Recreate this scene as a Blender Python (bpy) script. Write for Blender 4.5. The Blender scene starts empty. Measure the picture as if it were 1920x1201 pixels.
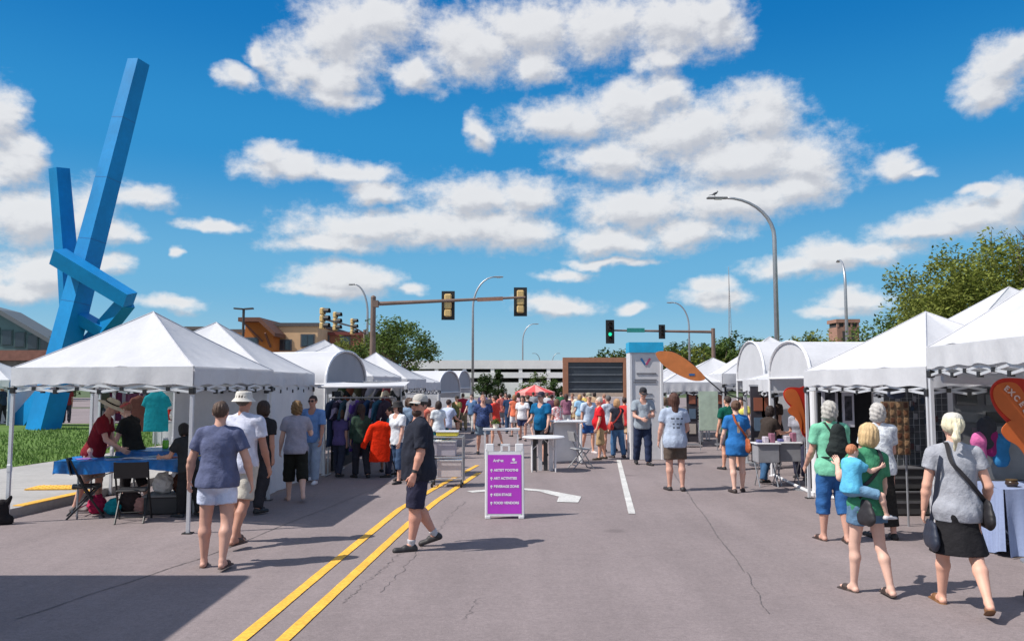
import bpy, math, random
import numpy as np
from mathutils import Vector, Matrix
random.seed(7); RNG = np.random.RandomState(7)
R = math.radians
sc = bpy.context.scene
col = sc.collection
# ------------------------------------------------------------------ camera
F = 1493.0; CH = 1.93; PITCH = math.atan(117 / F)
cd = bpy.data.cameras.new('camera'); cam = bpy.data.objects.new('camera', cd); col.objects.link(cam)
cam.location = (0, 0, CH); cam.rotation_euler = (R(90) + PITCH, 0, 0)
cd.sensor_width = 36; cd.lens = 36 * F / 1920; cd.clip_start = .1; cd.clip_end = 5000
sc.camera = cam
sc.view_settings.view_transform = 'Standard'; sc.view_settings.look = 'None'
sc.view_settings.exposure = 0.30; sc.view_settings.gamma = 1
def ray(px, py):
    u = (px - 960) / F; v = (600.5 - py) / F
    return Vector((u, math.cos(PITCH) - v * math.sin(PITCH), math.sin(PITCH) + v * math.cos(PITCH)))
def G(px, py):                       # ground point under a pixel
    d = ray(px, py); t = -CH / d.z
    return Vector((d.x * t, d.y * t, 0))
def at(px, py, Y):                   # point at depth Y
    d = ray(px, py); t = Y / d.y
    return Vector((d.x * t, Y, CH + d.z * t))
# ------------------------------------------------------------------ sun + sky
SUN_EL = R(50); to_sun = Vector((-1.3, -.42, 0)).normalized() * math.cos(SUN_EL) + Vector((0, 0, math.sin(SUN_EL)))
sl = bpy.data.lights.new('sun', 'SUN'); sl.energy = 4.3; sl.angle = R(.55); sl.color = (1, .95, .88)
so = bpy.data.objects.new('sun', sl); col.objects.link(so)
so.rotation_euler = to_sun.to_track_quat('Z', 'Y').to_euler()
w = bpy.data.worlds.new('World'); sc.world = w; w.use_nodes = True
nt = w.node_tree; nt.nodes.clear(); N = nt.nodes.new; L = nt.links.new
def nmath(tree, op, a, b=None, c=None, clamp=False):
    n = tree.nodes.new('ShaderNodeMath'); n.operation = op; n.use_clamp = clamp
    for i, x in enumerate((a, b, c)):
        if x is None: continue
        if isinstance(x, (int, float)): n.inputs[i].default_value = x
        else: tree.links.new(x, n.inputs[i])
    return n.outputs[0]
BLOBS = [(640,60,95,80),(560,125,75,45),(625,145,85,52),(715,35,90,60),(435,145,45,20),(500,110,30,25),(640,188,60,18),
 (880,85,110,62),(785,140,48,38),(1000,60,120,62),(1130,50,110,55),(1270,38,120,60),(1340,40,62,55),(1240,112,55,32),(1010,122,60,34),
 (1060,230,115,38),(1180,200,110,55),(1250,170,55,35),(1290,245,150,62),(1420,222,85,62),(1400,300,185,60),(1150,298,105,40),(1520,310,80,50),(905,248,30,30),
 (1200,385,135,48),(1380,375,150,42),(1500,350,100,35),(1140,450,95,32),(1280,435,110,32),
 (530,312,95,32),(500,292,42,26),(660,328,88,25),(705,362,62,20),
 (900,372,135,40),(980,365,75,34),(700,425,165,36),(860,422,185,40),(970,440,88,34),(620,455,110,20),
 (640,522,100,32),(690,520,60,28),(620,540,110,14),(770,540,35,12),
 (1050,573,82,18),(1010,562,40,18),(1060,512,48,13),(1340,562,68,22),(1330,540,45,20),
 (1550,480,75,28),(1480,502,95,20),(1640,472,90,18),(1680,312,50,24),(1725,322,30,10),
 (1870,125,60,45),(1850,172,45,38),(1895,95,35,26),(1740,432,125,22),(1820,405,90,34),(1890,385,70,46),
 (1600,560,62,26),(1570,582,70,14),(10,225,42,55),(30,300,48,46),(60,405,110,55),(170,405,60,50),(215,432,50,20),
 (70,510,115,38),(200,492,55,20),(40,545,80,22),(275,370,58,22),(330,568,65,14),(320,467,14,10),(400,418,70,10),(1190,575,32,12),(1140,492,80,9),(1840,352,32,12)]
g = bpy.data.node_groups.new('cloud_field', 'ShaderNodeTree')
g.interface.new_socket('P', in_out='INPUT', socket_type='NodeSocketVector')
g.interface.new_socket('F', in_out='OUTPUT', socket_type='NodeSocketFloat')
gi = g.nodes.new('NodeGroupInput'); go = g.nodes.new('NodeGroupOutput'); acc = None
for (cx, cy, rx, ry) in BLOBS:
    d = ray(cx, cy); az = math.atan2(d.x, d.y); el = math.asin(d.normalized().z)
    k = 1 / F / (1 + ((cx - 960) / F) ** 2); ry2 = ry / F; rx2 = rx * k
    m = g.nodes.new('ShaderNodeVectorMath'); m.operation = 'MULTIPLY_ADD'
    g.links.new(gi.outputs[0], m.inputs[0]); m.inputs[1].default_value = (1 / rx2, 1 / ry2, 0); m.inputs[2].default_value = (-az / rx2, -el / ry2, 0)
    l = g.nodes.new('ShaderNodeVectorMath'); l.operation = 'LENGTH'; g.links.new(m.outputs[0], l.inputs[0])
    acc = l.outputs['Value'] if acc is None else nmath(g, 'SMOOTH_MIN', acc, l.outputs['Value'], .28)
g.links.new(nmath(g, 'SUBTRACT', 1, acc), go.inputs[0])
tc = N('ShaderNodeTexCoord'); sep = N('ShaderNodeSeparateXYZ'); L(tc.outputs['Generated'], sep.inputs[0])
az = nmath(nt, 'ARCTAN2', sep.outputs[0], sep.outputs[1]); el = nmath(nt, 'ARCSINE', sep.outputs[2])
cmb = N('ShaderNodeCombineXYZ'); L(az, cmb.inputs[0]); L(el, cmb.inputs[1])
def noise(tree, vec, scale, detail=2, rough=.5, dist=0):
    n = tree.nodes.new('ShaderNodeTexNoise'); n.inputs['Scale'].default_value = scale
    n.inputs['Detail'].default_value = detail; n.inputs['Roughness'].default_value = rough; n.inputs['Distortion'].default_value = dist
    if vec is not None: tree.links.new(vec, n.inputs['Vector'])
    return n
def mapr(tree, v, a, b, c=0, d=1, smooth=True):
    n = tree.nodes.new('ShaderNodeMapRange'); n.interpolation_type = 'SMOOTHSTEP' if smooth else 'LINEAR'
    tree.links.new(v, n.inputs[0])
    for i, x in enumerate((a, b, c, d)): n.inputs[i + 1].default_value = x
    return n.outputs[0]
def cloudF(offset):
    a = N('ShaderNodeVectorMath'); a.operation = 'ADD'; L(cmb.outputs[0], a.inputs[0]); a.inputs[1].default_value = offset
    sq = N('ShaderNodeVectorMath'); sq.operation = 'MULTIPLY'; L(a.outputs[0], sq.inputs[0]); sq.inputs[1].default_value = (1, 1.5, 1)
    wn = noise(nt, sq.outputs[0], 14, 3, .6)
    ws = N('ShaderNodeVectorMath'); ws.operation = 'MULTIPLY_ADD'; L(wn.outputs['Color'], ws.inputs[0])
    ws.inputs[1].default_value = (.07, .035, 0); ws.inputs[2].default_value = (-.035, -.0175, 0)
    ad = N('ShaderNodeVectorMath'); ad.operation = 'ADD'; L(a.outputs[0], ad.inputs[0]); L(ws.outputs[0], ad.inputs[1])
    gn = N('ShaderNodeGroup'); gn.node_tree = g; L(ad.outputs[0], gn.inputs[0])
    n1 = noise(nt, sq.outputs[0], 24, 10, .66, .1)
    v = nmath(nt, 'MULTIPLY', nmath(nt, 'SUBTRACT', n1.outputs['Fac'], .5), 1.35)
    return nmath(nt, 'ADD', gn.outputs[0], v), n1.outputs['Fac']
f0, nf = cloudF((0, 0, 0))
gq = noise(nt, tc.outputs['Generated'], 3.2, 6, .6); gm = nmath(nt, 'MAXIMUM', mapr(nt, nmath(nt, 'ABSOLUTE', az), .85, 1.15), mapr(nt, el, .52, .7))  # unseen clouds added outside the view, their white fill neutralising the shadows
gf = nmath(nt, 'ADD', nmath(nt, 'MULTIPLY', nmath(nt, 'SUBTRACT', gq.outputs['Fac'], .49), 5), nmath(nt, 'MULTIPLY', nmath(nt, 'SUBTRACT', gm, 1), 8)); f0b = f0
f0 = nmath(nt, 'MAXIMUM', f0, gf)
f1, _ = cloudF((-.006, .016, 0))
wz = noise(nt, cmb.outputs[0], 60, 6, .7)
fe = nmath(nt, 'ADD', f0, nmath(nt, 'MULTIPLY', nmath(nt, 'SUBTRACT', wz.outputs['Fac'], .5), .7))
dens = mapr(nt, fe, -.36, .58)
thick = nmath(nt, 'MULTIPLY', dens, .93)
shade = mapr(nt, nmath(nt, 'SUBTRACT', f0b, f1), -.45, .36)
core = mapr(nt, f0, .1, .9, 1.0, .86)
shade = nmath(nt, 'MULTIPLY', shade, core)
cr = N('ShaderNodeMix'); cr.data_type = 'RGBA'; L(shade, cr.inputs[0])
cr.inputs[6].default_value = (4.6, 4.7, 5.05, 1); cr.inputs[7].default_value = (7.0, 7.0, 7.05, 1)
sky = N('ShaderNodeTexSky'); sky.sky_type = 'NISHITA'; sky.sun_disc = False; sky.sun_elevation = SUN_EL
sky.sun_rotation = math.atan2(to_sun.x, to_sun.y); sky.altitude = 300; sky.air_density = 1.0; sky.dust_density = .6; sky.ozone_density = 2.0
hs = N('ShaderNodeHueSaturation'); hs.inputs['Saturation'].default_value = 1.32; hs.inputs['Value'].default_value = 1.0; hs.inputs['Hue'].default_value = .49
L(sky.outputs[0], hs.inputs['Color'])
rp = N('ShaderNodeValToRGB'); L(nmath(nt, 'MULTIPLY', el, 1.6), rp.inputs[0]); rp.color_ramp.interpolation = 'EASE'
e_ = rp.color_ramp.elements; e_[0].position = 0; e_[0].color = (.24, .42, .54, 1); e_[1].position = 1; e_[1].color = (.0, .095, .31, 1)
for p_, c_ in ((.20, (.105, .325, .53, 1)), (.45, (.016, .205, .47, 1)), (.72, (.0, .13, .385, 1))):
    q_ = e_.new(p_); q_.color = c_
rs_ = N('ShaderNodeVectorMath'); rs_.operation = 'SCALE'; rs_.inputs['Scale'].default_value = 11.0; L(rp.outputs[0], rs_.inputs[0])
sm = N('ShaderNodeMix'); sm.data_type = 'RGBA'; sm.inputs[0].default_value = .85; L(hs.outputs[0], sm.inputs[6]); L(rs_.outputs[0], sm.inputs[7])
bg = N('ShaderNodeBackground'); bg.inputs[1].default_value = .1; L(sm.outputs[2], bg.inputs[0])
bc = N('ShaderNodeBackground'); bc.inputs[1].default_value = .1; L(cr.outputs[2], bc.inputs[0])
ms_ = N('ShaderNodeMixShader'); L(thick, ms_.inputs[0]); L(bg.outputs[0], ms_.inputs[1]); L(bc.outputs[0], ms_.inputs[2])
wo = N('ShaderNodeOutputWorld'); L(ms_.outputs[0], wo.inputs[0])
# ------------------------------------------------------------------ materials
MC = {}
def s2l(c): return tuple(((x / 255) / 12.92 if x / 255 <= .04045 else ((x / 255 + .055) / 1.055) ** 2.4) for x in c)
def mat(name, rgb, rough=.7, metal=0, var=.12, scale=6, bump=0, bscale=60, trans=0, emit=0, spec=.5, var2=0, srgb=False, stretch=None, island=0):
    key = (name, tuple(rgb), rough, metal, var, scale, bump, bscale, trans, emit)
    if key in MC: return MC[key]
    if srgb: rgb = s2l(rgb)
    m = bpy.data.materials.new(name); m.use_nodes = True; t = m.node_tree; b = t.nodes['Principled BSDF']; out = t.nodes['Material Output']
    b.inputs['Roughness'].default_value = rough; b.inputs['Metallic'].default_value = metal
    b.inputs['Specular IOR Level'].default_value = spec
    c = tuple(rgb) + (1,)
    co = t.nodes.new('ShaderNodeTexCoord'); vec = co.outputs['Object']
    if stretch:
        mp = t.nodes.new('ShaderNodeMapping'); mp.inputs['Scale'].default_value = stretch; t.links.new(vec, mp.inputs[0]); vec = mp.outputs[0]
    n = noise(t, vec, scale, 5, .6)
    v = nmath(t, 'MULTIPLY_ADD', mapr(t, n.outputs['Fac'], .3, .7, -1, 1, False), var, 1.0)
    if var2:
        n2 = noise(t, vec, scale * 14, 3, .6)
        v = nmath(t, 'MULTIPLY', v, nmath(t, 'MULTIPLY_ADD', mapr(t, n2.outputs['Fac'], .3, .7, -1, 1, False), var2, 1.0))
    if island:
        ge = t.nodes.new('ShaderNodeNewGeometry')
        v = nmath(t, 'MULTIPLY', v, nmath(t, 'MULTIPLY_ADD', ge.outputs['Random Per Island'], island * 2, 1 - island))
    sc_ = t.nodes.new('ShaderNodeVectorMath'); sc_.operation = 'SCALE'; sc_.inputs[0].default_value = c[:3]; t.links.new(v, sc_.inputs['Scale'])
    t.links.new(sc_.outputs[0], b.inputs['Base Color'])
    if bump:
        nb = noise(t, vec, bscale, 4, .6); bp = t.nodes.new('ShaderNodeBump'); bp.inputs['Strength'].default_value = bump; bp.inputs['Distance'].default_value = .02
        t.links.new(nb.outputs['Fac'], bp.inputs['Height']); t.links.new(bp.outputs[0], b.inputs['Normal'])
    if trans:
        tr = t.nodes.new('ShaderNodeBsdfTranslucent'); t.links.new(sc_.outputs[0], tr.inputs[0])
        ms = t.nodes.new('ShaderNodeMixShader'); ms.inputs[0].default_value = trans
        t.links.new(b.outputs[0], ms.inputs[1]); t.links.new(tr.outputs[0], ms.inputs[2]); t.links.new(ms.outputs[0], out.inputs[0])
    if emit:
        b.inputs['Emission Color'].default_value = c; b.inputs['Emission Strength'].default_value = emit
    MC[key] = m; return m
def cloth(c, bump=.75): return mat('fabric', c, .9, var=.16, scale=9, bump=bump, bscale=15, spec=.2, srgb=True, var2=.06)
def paint(c, rough=.45, var=.08): return mat('paint', c, rough, var=var, scale=3, srgb=True, var2=.04)
WHITE_C = mat('canvas', (.63, .635, .665), .85, var=.05, scale=1.6, bump=.55, bscale=3.4, var2=.03, trans=.16, spec=.2)
WHITE_P = mat('white_powder_coat', (.72, .72, .74), .4, var=.06)
METAL = mat('galvanised_steel', (.42, .43, .45), .45, .7, var=.1)
BLACKP = mat('black_plastic', (.018, .018, .02), .5, var=.1)
TWHITE = mat('white_plastic', (.66, .66, .68), .45, var=.06, scale=4)
# ------------------------------------------------------------------ mesh builder
class MB:
    def __init__(s): s.v = []; s.f = []; s.m = []; s.mi = 0
    def add(s, vs, fs):
        o = len(s.v); s.v += [tuple(v) for v in vs]; s.f += [tuple(i + o for i in f) for f in fs]; s.m += [s.mi] * len(fs)
    def box(s, c, d, rz=0, M=None, bev=0):
        x, y, z = d[0] / 2, d[1] / 2, d[2] / 2
        b = min(bev, x * .9, y * .9, z * .9)
        if b > 0:
            vs = []
            for sx in (-1, 1):
                for sy in (-1, 1):
                    for sz in (-1, 1):
                        vs += [(sx * (x - b), sy * (y - b), sz * z), (sx * (x - b), sy * y, sz * (z - b)), (sx * x, sy * (y - b), sz * (z - b))]
            pts = vs
            # convex hull through bmesh-free face list
            import bmesh
            bm = bmesh.new(); [bm.verts.new(p) for p in pts]; bmesh.ops.convex_hull(bm, input=bm.verts); bmesh.ops.dissolve_limit(bm, angle_limit=.01, verts=bm.verts, edges=bm.edges)
            bm.verts.index_update(); pts = [v.co.copy() for v in bm.verts]; fs = [[v.index for v in f.verts] for f in bm.faces]; bm.free()
        else:
            pts = [Vector((sx * x, sy * y, sz * z)) for sx in (-1, 1) for sy in (-1, 1) for sz in (-1, 1)]
            fs = [(0, 1, 3, 2), (4, 6, 7, 5), (0, 4, 5, 1), (2, 3, 7, 6), (0, 2, 6, 4), (1, 5, 7, 3)]
        Mx = Matrix.Translation(Vector(c)) @ Matrix.Rotation(rz, 4, 'Z')
        if M is not None: Mx = M @ Mx
        s.add([Mx @ Vector(p) for p in pts], fs); return s
    def beam(s, a, b, wx, wy=None, up=(0, 0, 1), bev=0):
        wy = wy or wx; a = Vector(a); b = Vector(b); d = (b - a); ln = d.length; d.normalize()
        upv = Vector(up); x = d.cross(upv)
        if x.length < 1e-3: x = d.cross(Vector((0, 1, 0)))
        x.normalize(); y = d.cross(x).normalized()
        M = Matrix((x, y, d)).transposed().to_4x4(); M.translation = (a + b) / 2
        return s.box((0, 0, 0), (wx, wy, ln), M=M, bev=bev)
    def tube(s, pts, r, n=8, cap=True):
        pts = [Vector(p) for p in pts]; rs = r if isinstance(r, (list, tuple)) else [r] * len(pts)
        vs = []; prev = None
        for i, p in enumerate(pts):
            t = (pts[min(i + 1, len(pts) - 1)] - pts[max(i - 1, 0)])
            if t.length < 1e-9: t = Vector((0, 0, 1))
            t.normalize()
            if prev is None:
                x = t.cross(Vector((0, 0, 1)));
                if x.length < .05: x = t.cross(Vector((0, 1, 0)))
            else: x = prev - t * prev.dot(t)
            x.normalize(); prev = x; y = t.cross(x)
            for k in range(n):
                a = 2 * math.pi * k / n; vs.append(p + (x * math.cos(a) + y * math.sin(a)) * rs[i])
        fs = []
        for i in range(len(pts) - 1):
            for k in range(n):
                k2 = (k + 1) % n; fs.append((i * n + k, i * n + k2, (i + 1) * n + k2, (i + 1) * n + k))
        if cap: fs.append(tuple(range(n - 1, -1, -1))); fs.append(tuple((len(pts) - 1) * n + k for k in range(n)))
        s.add(vs, fs); return s
    def lathe(s, prof, n=20, c=(0, 0, 0), M=None, sx=1, sy=1):
        vs = []; fs = []
        for (r, z) in prof:
            for k in range(n):
                a = 2 * math.pi * k / n; p = Vector((r * math.cos(a) * sx, r * math.sin(a) * sy, z)) + Vector(c)
                vs.append(M @ p if M is not None else p)
        for i in range(len(prof) - 1):
            for k in range(n):
                k2 = (k + 1) % n; fs.append((i * n + k, i * n + k2, (i + 1) * n + k2, (i + 1) * n + k))
        s.add(vs, fs); return s
    def grid(s, fn, nu, nv):
        vs = [fn(i / nu, j / nv) for j in range(nv + 1) for i in range(nu + 1)]
        fs = [(j * (nu + 1) + i, j * (nu + 1) + i + 1, (j + 1) * (nu + 1) + i + 1, (j + 1) * (nu + 1) + i) for j in range(nv) for i in range(nu)]
        s.add(vs, fs); return s
    def prism(s, poly, z0, z1, M=None):
        n = len(poly); vs = [Vector((x, y, z)) for z in (z0, z1) for (x, y) in poly]
        if M is not None: vs = [M @ v for v in vs]
        fs = [tuple(range(n - 1, -1, -1)), tuple(range(n, 2 * n))] + [(i, (i + 1) % n, n + (i + 1) % n, n + i) for i in range(n)]
        s.add(vs, fs); return s
    def build(s, name, m, parent=None, smooth=False, loc=None, rz=0):
        me = bpy.data.meshes.new(name); me.from_pydata(s.v, [], s.f)
        ms = m if isinstance(m, (list, tuple)) else [m]
        for x in ms: me.materials.append(x)
        if len(ms) > 1: me.polygons.foreach_set('material_index', s.m)
        if smooth: me.polygons.foreach_set('use_smooth', [True] * len(me.polygons))
        me.update(); o = bpy.data.objects.new(name, me); col.objects.link(o)
        if parent is not None: o.parent = parent
        if loc is not None: o.location = loc
        o.rotation_euler.z = rz
        return o
def tag(o, label=None, cat=None, group=None, kind=None):
    if label: o['label'] = label
    if cat: o['category'] = cat
    if group: o['group'] = group
    if kind: o['kind'] = kind
    return o
def empty(name, loc, label, cat, group=None, rz=0):
    o = bpy.data.objects.new(name, None); col.objects.link(o); o.location = loc; o.rotation_euler.z = rz; o.empty_display_size = .1
    return tag(o, label, cat, group)
def copy_tree(o, parent=None):
    c = o.copy(); col.objects.link(c); c.parent = parent
    for ch in [x for x in bpy.data.objects if x.parent == o]: copy_tree(ch, c)
    return c
def text_mesh(s, size, name, m, parent=None, loc=(0, 0, 0), rot=(0, 0, 0), ext=.002, align='LEFT', shear=0, bold=0):
    cu = bpy.data.curves.new('txt', 'FONT'); cu.body = s; cu.size = size; cu.extrude = ext; cu.align_x = align; cu.shear = shear; cu.offset = bold
    o = bpy.data.objects.new('txt', cu); col.objects.link(o); bpy.context.view_layer.update()
    me = bpy.data.meshes.new_from_object(o); bpy.data.objects.remove(o)
    me.materials.clear(); me.materials.append(m)
    o = bpy.data.objects.new(name, me); col.objects.link(o); o.location = loc; o.rotation_euler = rot
    if parent is not None: o.parent = parent
    return o
def fbm2(x, y, seed=0):
    return (math.sin(x * 1.7 + seed) * math.cos(y * 1.3 - seed * 2) + .5 * math.sin(x * 3.9 - y * 2.7 + seed) + .25 * math.sin(x * 8.1 + y * 7.3))
# ------------------------------------------------------------------ ground
SL = .094                                                     # the road runs a little to the right of the view
def rx(x0, Y): return x0 + SL * Y
def sheet(name, pts, z, m, sub=1):
    b = MB(); b.add([(p[0], p[1], z) for p in pts], [tuple(range(len(pts)))]); o = b.build(name, m); tag(o, kind='structure'); return o
def asphalt():
    m = bpy.data.materials.new('asphalt'); m.use_nodes = True; t = m.node_tree; b = t.nodes['Principled BSDF']; b.inputs['Roughness'].default_value = .88; b.inputs['Specular IOR Level'].default_value = .3
    co = t.nodes.new('ShaderNodeTexCoord'); v = co.outputs['Object']
    mp = t.nodes.new('ShaderNodeMapping'); mp.inputs['Rotation'].default_value = (0, 0, math.atan(SL)); mp.inputs['Scale'].default_value = (1, .12, 1); t.links.new(v, mp.inputs[0])
    big = noise(t, v, .35, 4, .6); streak = noise(t, mp.outputs[0], 1.6, 4, .6); fine = noise(t, v, 90, 2, .7); mid = noise(t, v, 7, 5, .65)
    a = nmath(t, 'MULTIPLY_ADD', big.outputs['Fac'], .5, .75); c = nmath(t, 'MULTIPLY_ADD', streak.outputs['Fac'], .42, .79)
    f = nmath(t, 'MULTIPLY_ADD', fine.outputs['Fac'], .9, .55); d = nmath(t, 'MULTIPLY_ADD', mid.outputs['Fac'], .35, .83)
    s = nmath(t, 'MULTIPLY', nmath(t, 'MULTIPLY', a, c), nmath(t, 'MULTIPLY', f, d))
    vo = t.nodes.new('ShaderNodeTexVoronoi'); vo.inputs['Scale'].default_value = .55; vo.feature = 'SMOOTH_F1'; t.links.new(v, vo.inputs['Vector'])
    sp = noise(t, v, 24, 3, .75); s = nmath(t, 'MULTIPLY', s, nmath(t, 'MULTIPLY_ADD', sp.outputs['Fac'], .7, .65))
    st = mapr(t, vo.outputs['Distance'], .02, .12, .72, 1.0); s = nmath(t, 'MULTIPLY', s, st)
    sv = t.nodes.new('ShaderNodeVectorMath'); sv.operation = 'SCALE'; sv.inputs[0].default_value = (.232, .192, .192); t.links.new(s, sv.inputs['Scale']); t.links.new(sv.outputs[0], b.inputs['Base Color'])
    bp = t.nodes.new('ShaderNodeBump'); bp.inputs['Strength'].default_value = .5; bp.inputs['Distance'].default_value = .006; t.links.new(fine.outputs['Fac'], bp.inputs['Height']); t.links.new(bp.outputs[0], b.inputs['Normal'])
    return m
ground = sheet('ground', [(-1500, -60), (1500, -60), (1500, 3000), (-1500, 3000)], -.02, mat('dry_soil_and_turf', (.07, .10, .035), .95, var=.3, scale=.05, var2=.2))
KL = -8.28; KR = 7.6
A = asphalt()
road = sheet('road', [(rx(KL, -20), -20), (rx(KR, -20), -20), (rx(KR, 300), 300), (rx(KL, 300), 300)], 0, A)
sheet('cross_street', [(-140, 36), (160, 34), (160, 60), (-140, 62)], .004, A)
sheet('parking_lot', [(-90, 64), (110, 64), (110, 105), (-90, 105)], .003, A)
CONC = mat('concrete', (.36, .345, .33), .85, var=.12, scale=.8, bump=.2, bscale=30, var2=.08)
GRASS = mat('turf', (.10, .17, .035), .9, var=.3, scale=.9, var2=.3, spec=.2)
def strip(name, x0, x1, y0, y1, z, m):
    b = MB(); n = 14
    for i in range(n):
        a = y0 + (y1 - y0) * i / n; c = y0 + (y1 - y0) * (i + 1) / n - (.012 if name == 'sidewalk' else 0)
        b.add([(rx(x0, a), a, z), (rx(x1, a), a, z), (rx(x1, c), c, z), (rx(x0, c), c, z)], [(0, 1, 2, 3)])
    return b.build(name, m)
b = MB()
for (k, s) in ((KL, -1), (KR, 1)):
    y0, y1 = -15, 35.5
    q = [(rx(k, y0), y0), (rx(k, y1), y1), (rx(k + s * .16, y1), y1), (rx(k + s * .16, y0), y0)]
    b.prism(q if s > 0 else q[::-1], -.01, .13)
tag(b.build('kerb', CONC), kind='structure')
for (k, s) in ((KL, -1), (KR, 1)):
    x0, x1 = sorted((k + s * .16, k + s * 4.1)); tag(strip('sidewalk', x0, x1, -15, 35.5, .125, CONC), kind='structure')
    x0, x1 = sorted((k + s * 4.1, k + s * 60)); o = tag(strip('lawn', x0, x1, -15, 35.5, .13, GRASS), kind='structure')
# grass blades near the left walk
b = MB()
for i in range(15000):
    Y = 12 + 20 * random.random() ** 1.4; X = rx(KL - 4.1, Y) - 9 * random.random() ** 1.2
    a = random.random() * 6.28; h = .05 + .06 * random.random(); c, s_ = math.cos(a) * .018, math.sin(a) * .018; lx = random.uniform(-.03, .03)
    b.add([(X - c, Y - s_, .13), (X + c, Y + s_, .13), (X + lx, Y + lx, .13 + h)], [(0, 1, 2)])
tag(b.build('grass', mat('grass_blade', (.11, .20, .04), .8, var=.3, scale=.7, trans=.3, island=.3)), 'short green lawn grass growing beside the sidewalk', 'grass', kind='stuff')
# painted markings, 4 mm up
YEL = mat('yellow_road_paint', (.80, .43, .05), .75, var=.14, scale=2.5, var2=.22)
WHT = mat('white_road_paint', (.55, .54, .52), .75, var=.16, scale=3, var2=.24)
def ribbon(name, pts, wd, m, z=.008, rag=0):
    b = MB(); vs = []
    for i, p in enumerate(pts):
        t = (Vector(pts[min(i + 1, len(pts) - 1)]) - Vector(pts[max(i - 1, 0)])); t.normalize(); n = Vector((-t.y, t.x))
        wv = wd * (1 + random.uniform(-rag, rag))
        vs += [(p[0] + n.x * wv / 2, p[1] + n.y * wv / 2, z), (p[0] - n.x * wv / 2, p[1] - n.y * wv / 2, z)]
    b.add(vs, [(2 * i + 1, 2 * i + 3, 2 * i + 2, 2 * i) for i in range(len(pts) - 1)]); return tag(b.build(name, m), kind='structure')
def g2(px, py): p = G(px, py); return (p.x, p.y)
def dens_(pts, n=10):
    out = []
    for i in range(len(pts) - 1):
        for k in range(n):
            t = k / n; out.append((pts[i][0] * (1 - t) + pts[i + 1][0] * t, pts[i][1] * (1 - t) + pts[i + 1][1] * t))
    return out + [pts[-1]]
ribbon('yellow_line', dens_([(-3.6, -12), g2(300, 1300), g2(450, 1201), g2(600, 1076), g2(748, 955), g2(810, 918), g2(895, 872)]), .105, YEL, rag=.04)
ribbon('yellow_line', dens_([(-3.25, -12), g2(420, 1290), g2(530, 1201), g2(655, 1085), g2(768, 980), g2(820, 938), g2(898, 886)]), .105, YEL, rag=.04)
ribbon('lane_line', dens_([g2(1185, 1300 - 337 + 0), g2(1172, 912), g2(1160, 862)]), .105, WHT, rag=.05)
ribbon('lane_line', dens_([g2(1147, 806), g2(1143, 790)]), .11, WHT)
# turn arrow (curved shaft with a head)
b = MB(); pts = [g2(880, 922), g2(940, 917), g2(985, 917), g2(1020, 920), g2(1042, 926)]
ribbon('turn_arrow', dens_(pts, 4), .22, WHT)
a1, a2, a3, a4 = g2(1000, 921.5), g2(1090, 932), g2(1078, 942), g2(1042, 941)
b.add([(p[0], p[1], .0085) for p in (g2(1020, 918), g2(1090, 931), g2(1084, 942), g2(1044, 941), g2(1048, 931), g2(1020, 924))], [(0, 5, 4, 3, 2, 1)])
tag(b.build('turn_arrow', WHT), kind='structure')
CRK = mat('crack_sealant', (.125, .108, .108), .7, var=.2)
def crack(a, c, wd=.013, jit=.006, n=60):
    a = Vector(a); c = Vector(c); pts = []
    for i in range(n + 1):
        p = a.lerp(c, i / n); pts.append((p.x + random.uniform(-jit, jit) + .012 * math.sin(i * .23), p.y))
    ribbon('road_crack', pts, wd, CRK, .004, .5)
crack(g2(1395, 1072), g2(1290, 925)); crack(g2(1290, 925), g2(1245, 860), .02)
crack(g2(30, 1160), g2(380, 1045)); crack(g2(380, 1045), g2(730, 905)); crack(g2(640, 1130), g2(760, 1030), .006, .03)
crack(g2(1400, 1072), g2(1440, 1150), .008); crack(g2(715, 1110), g2(870, 940), .006, .03)
crack(g2(870, 1160), g2(900, 1120), .005, .03, 20)
b = MB(); k0 = 12.4
for i in range(6):
    Y = 12.0 + i * .3; b.box((rx(KL, Y) - .08, Y, .135), (.17, .29, .012), rz=-math.atan(SL))
tag(b.build('yellow_kerb_paint', YEL), kind='structure')
# yellow tactile ramp on the walk
p0 = G(118, 930)
b = MB(); b.box((p0.x - .1, p0.y + .1, .14), (.95, .5, .02), rz=.1)
for i in range(8):
    for j in range(4): b.lathe([(.02, .15), (.014, .158), (0, .158)], 8, (p0.x - .5 + i * .115, p0.y - .08 + j * .12, 0))
tag(b.build('tactile_paving', YEL), kind='structure')

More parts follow.
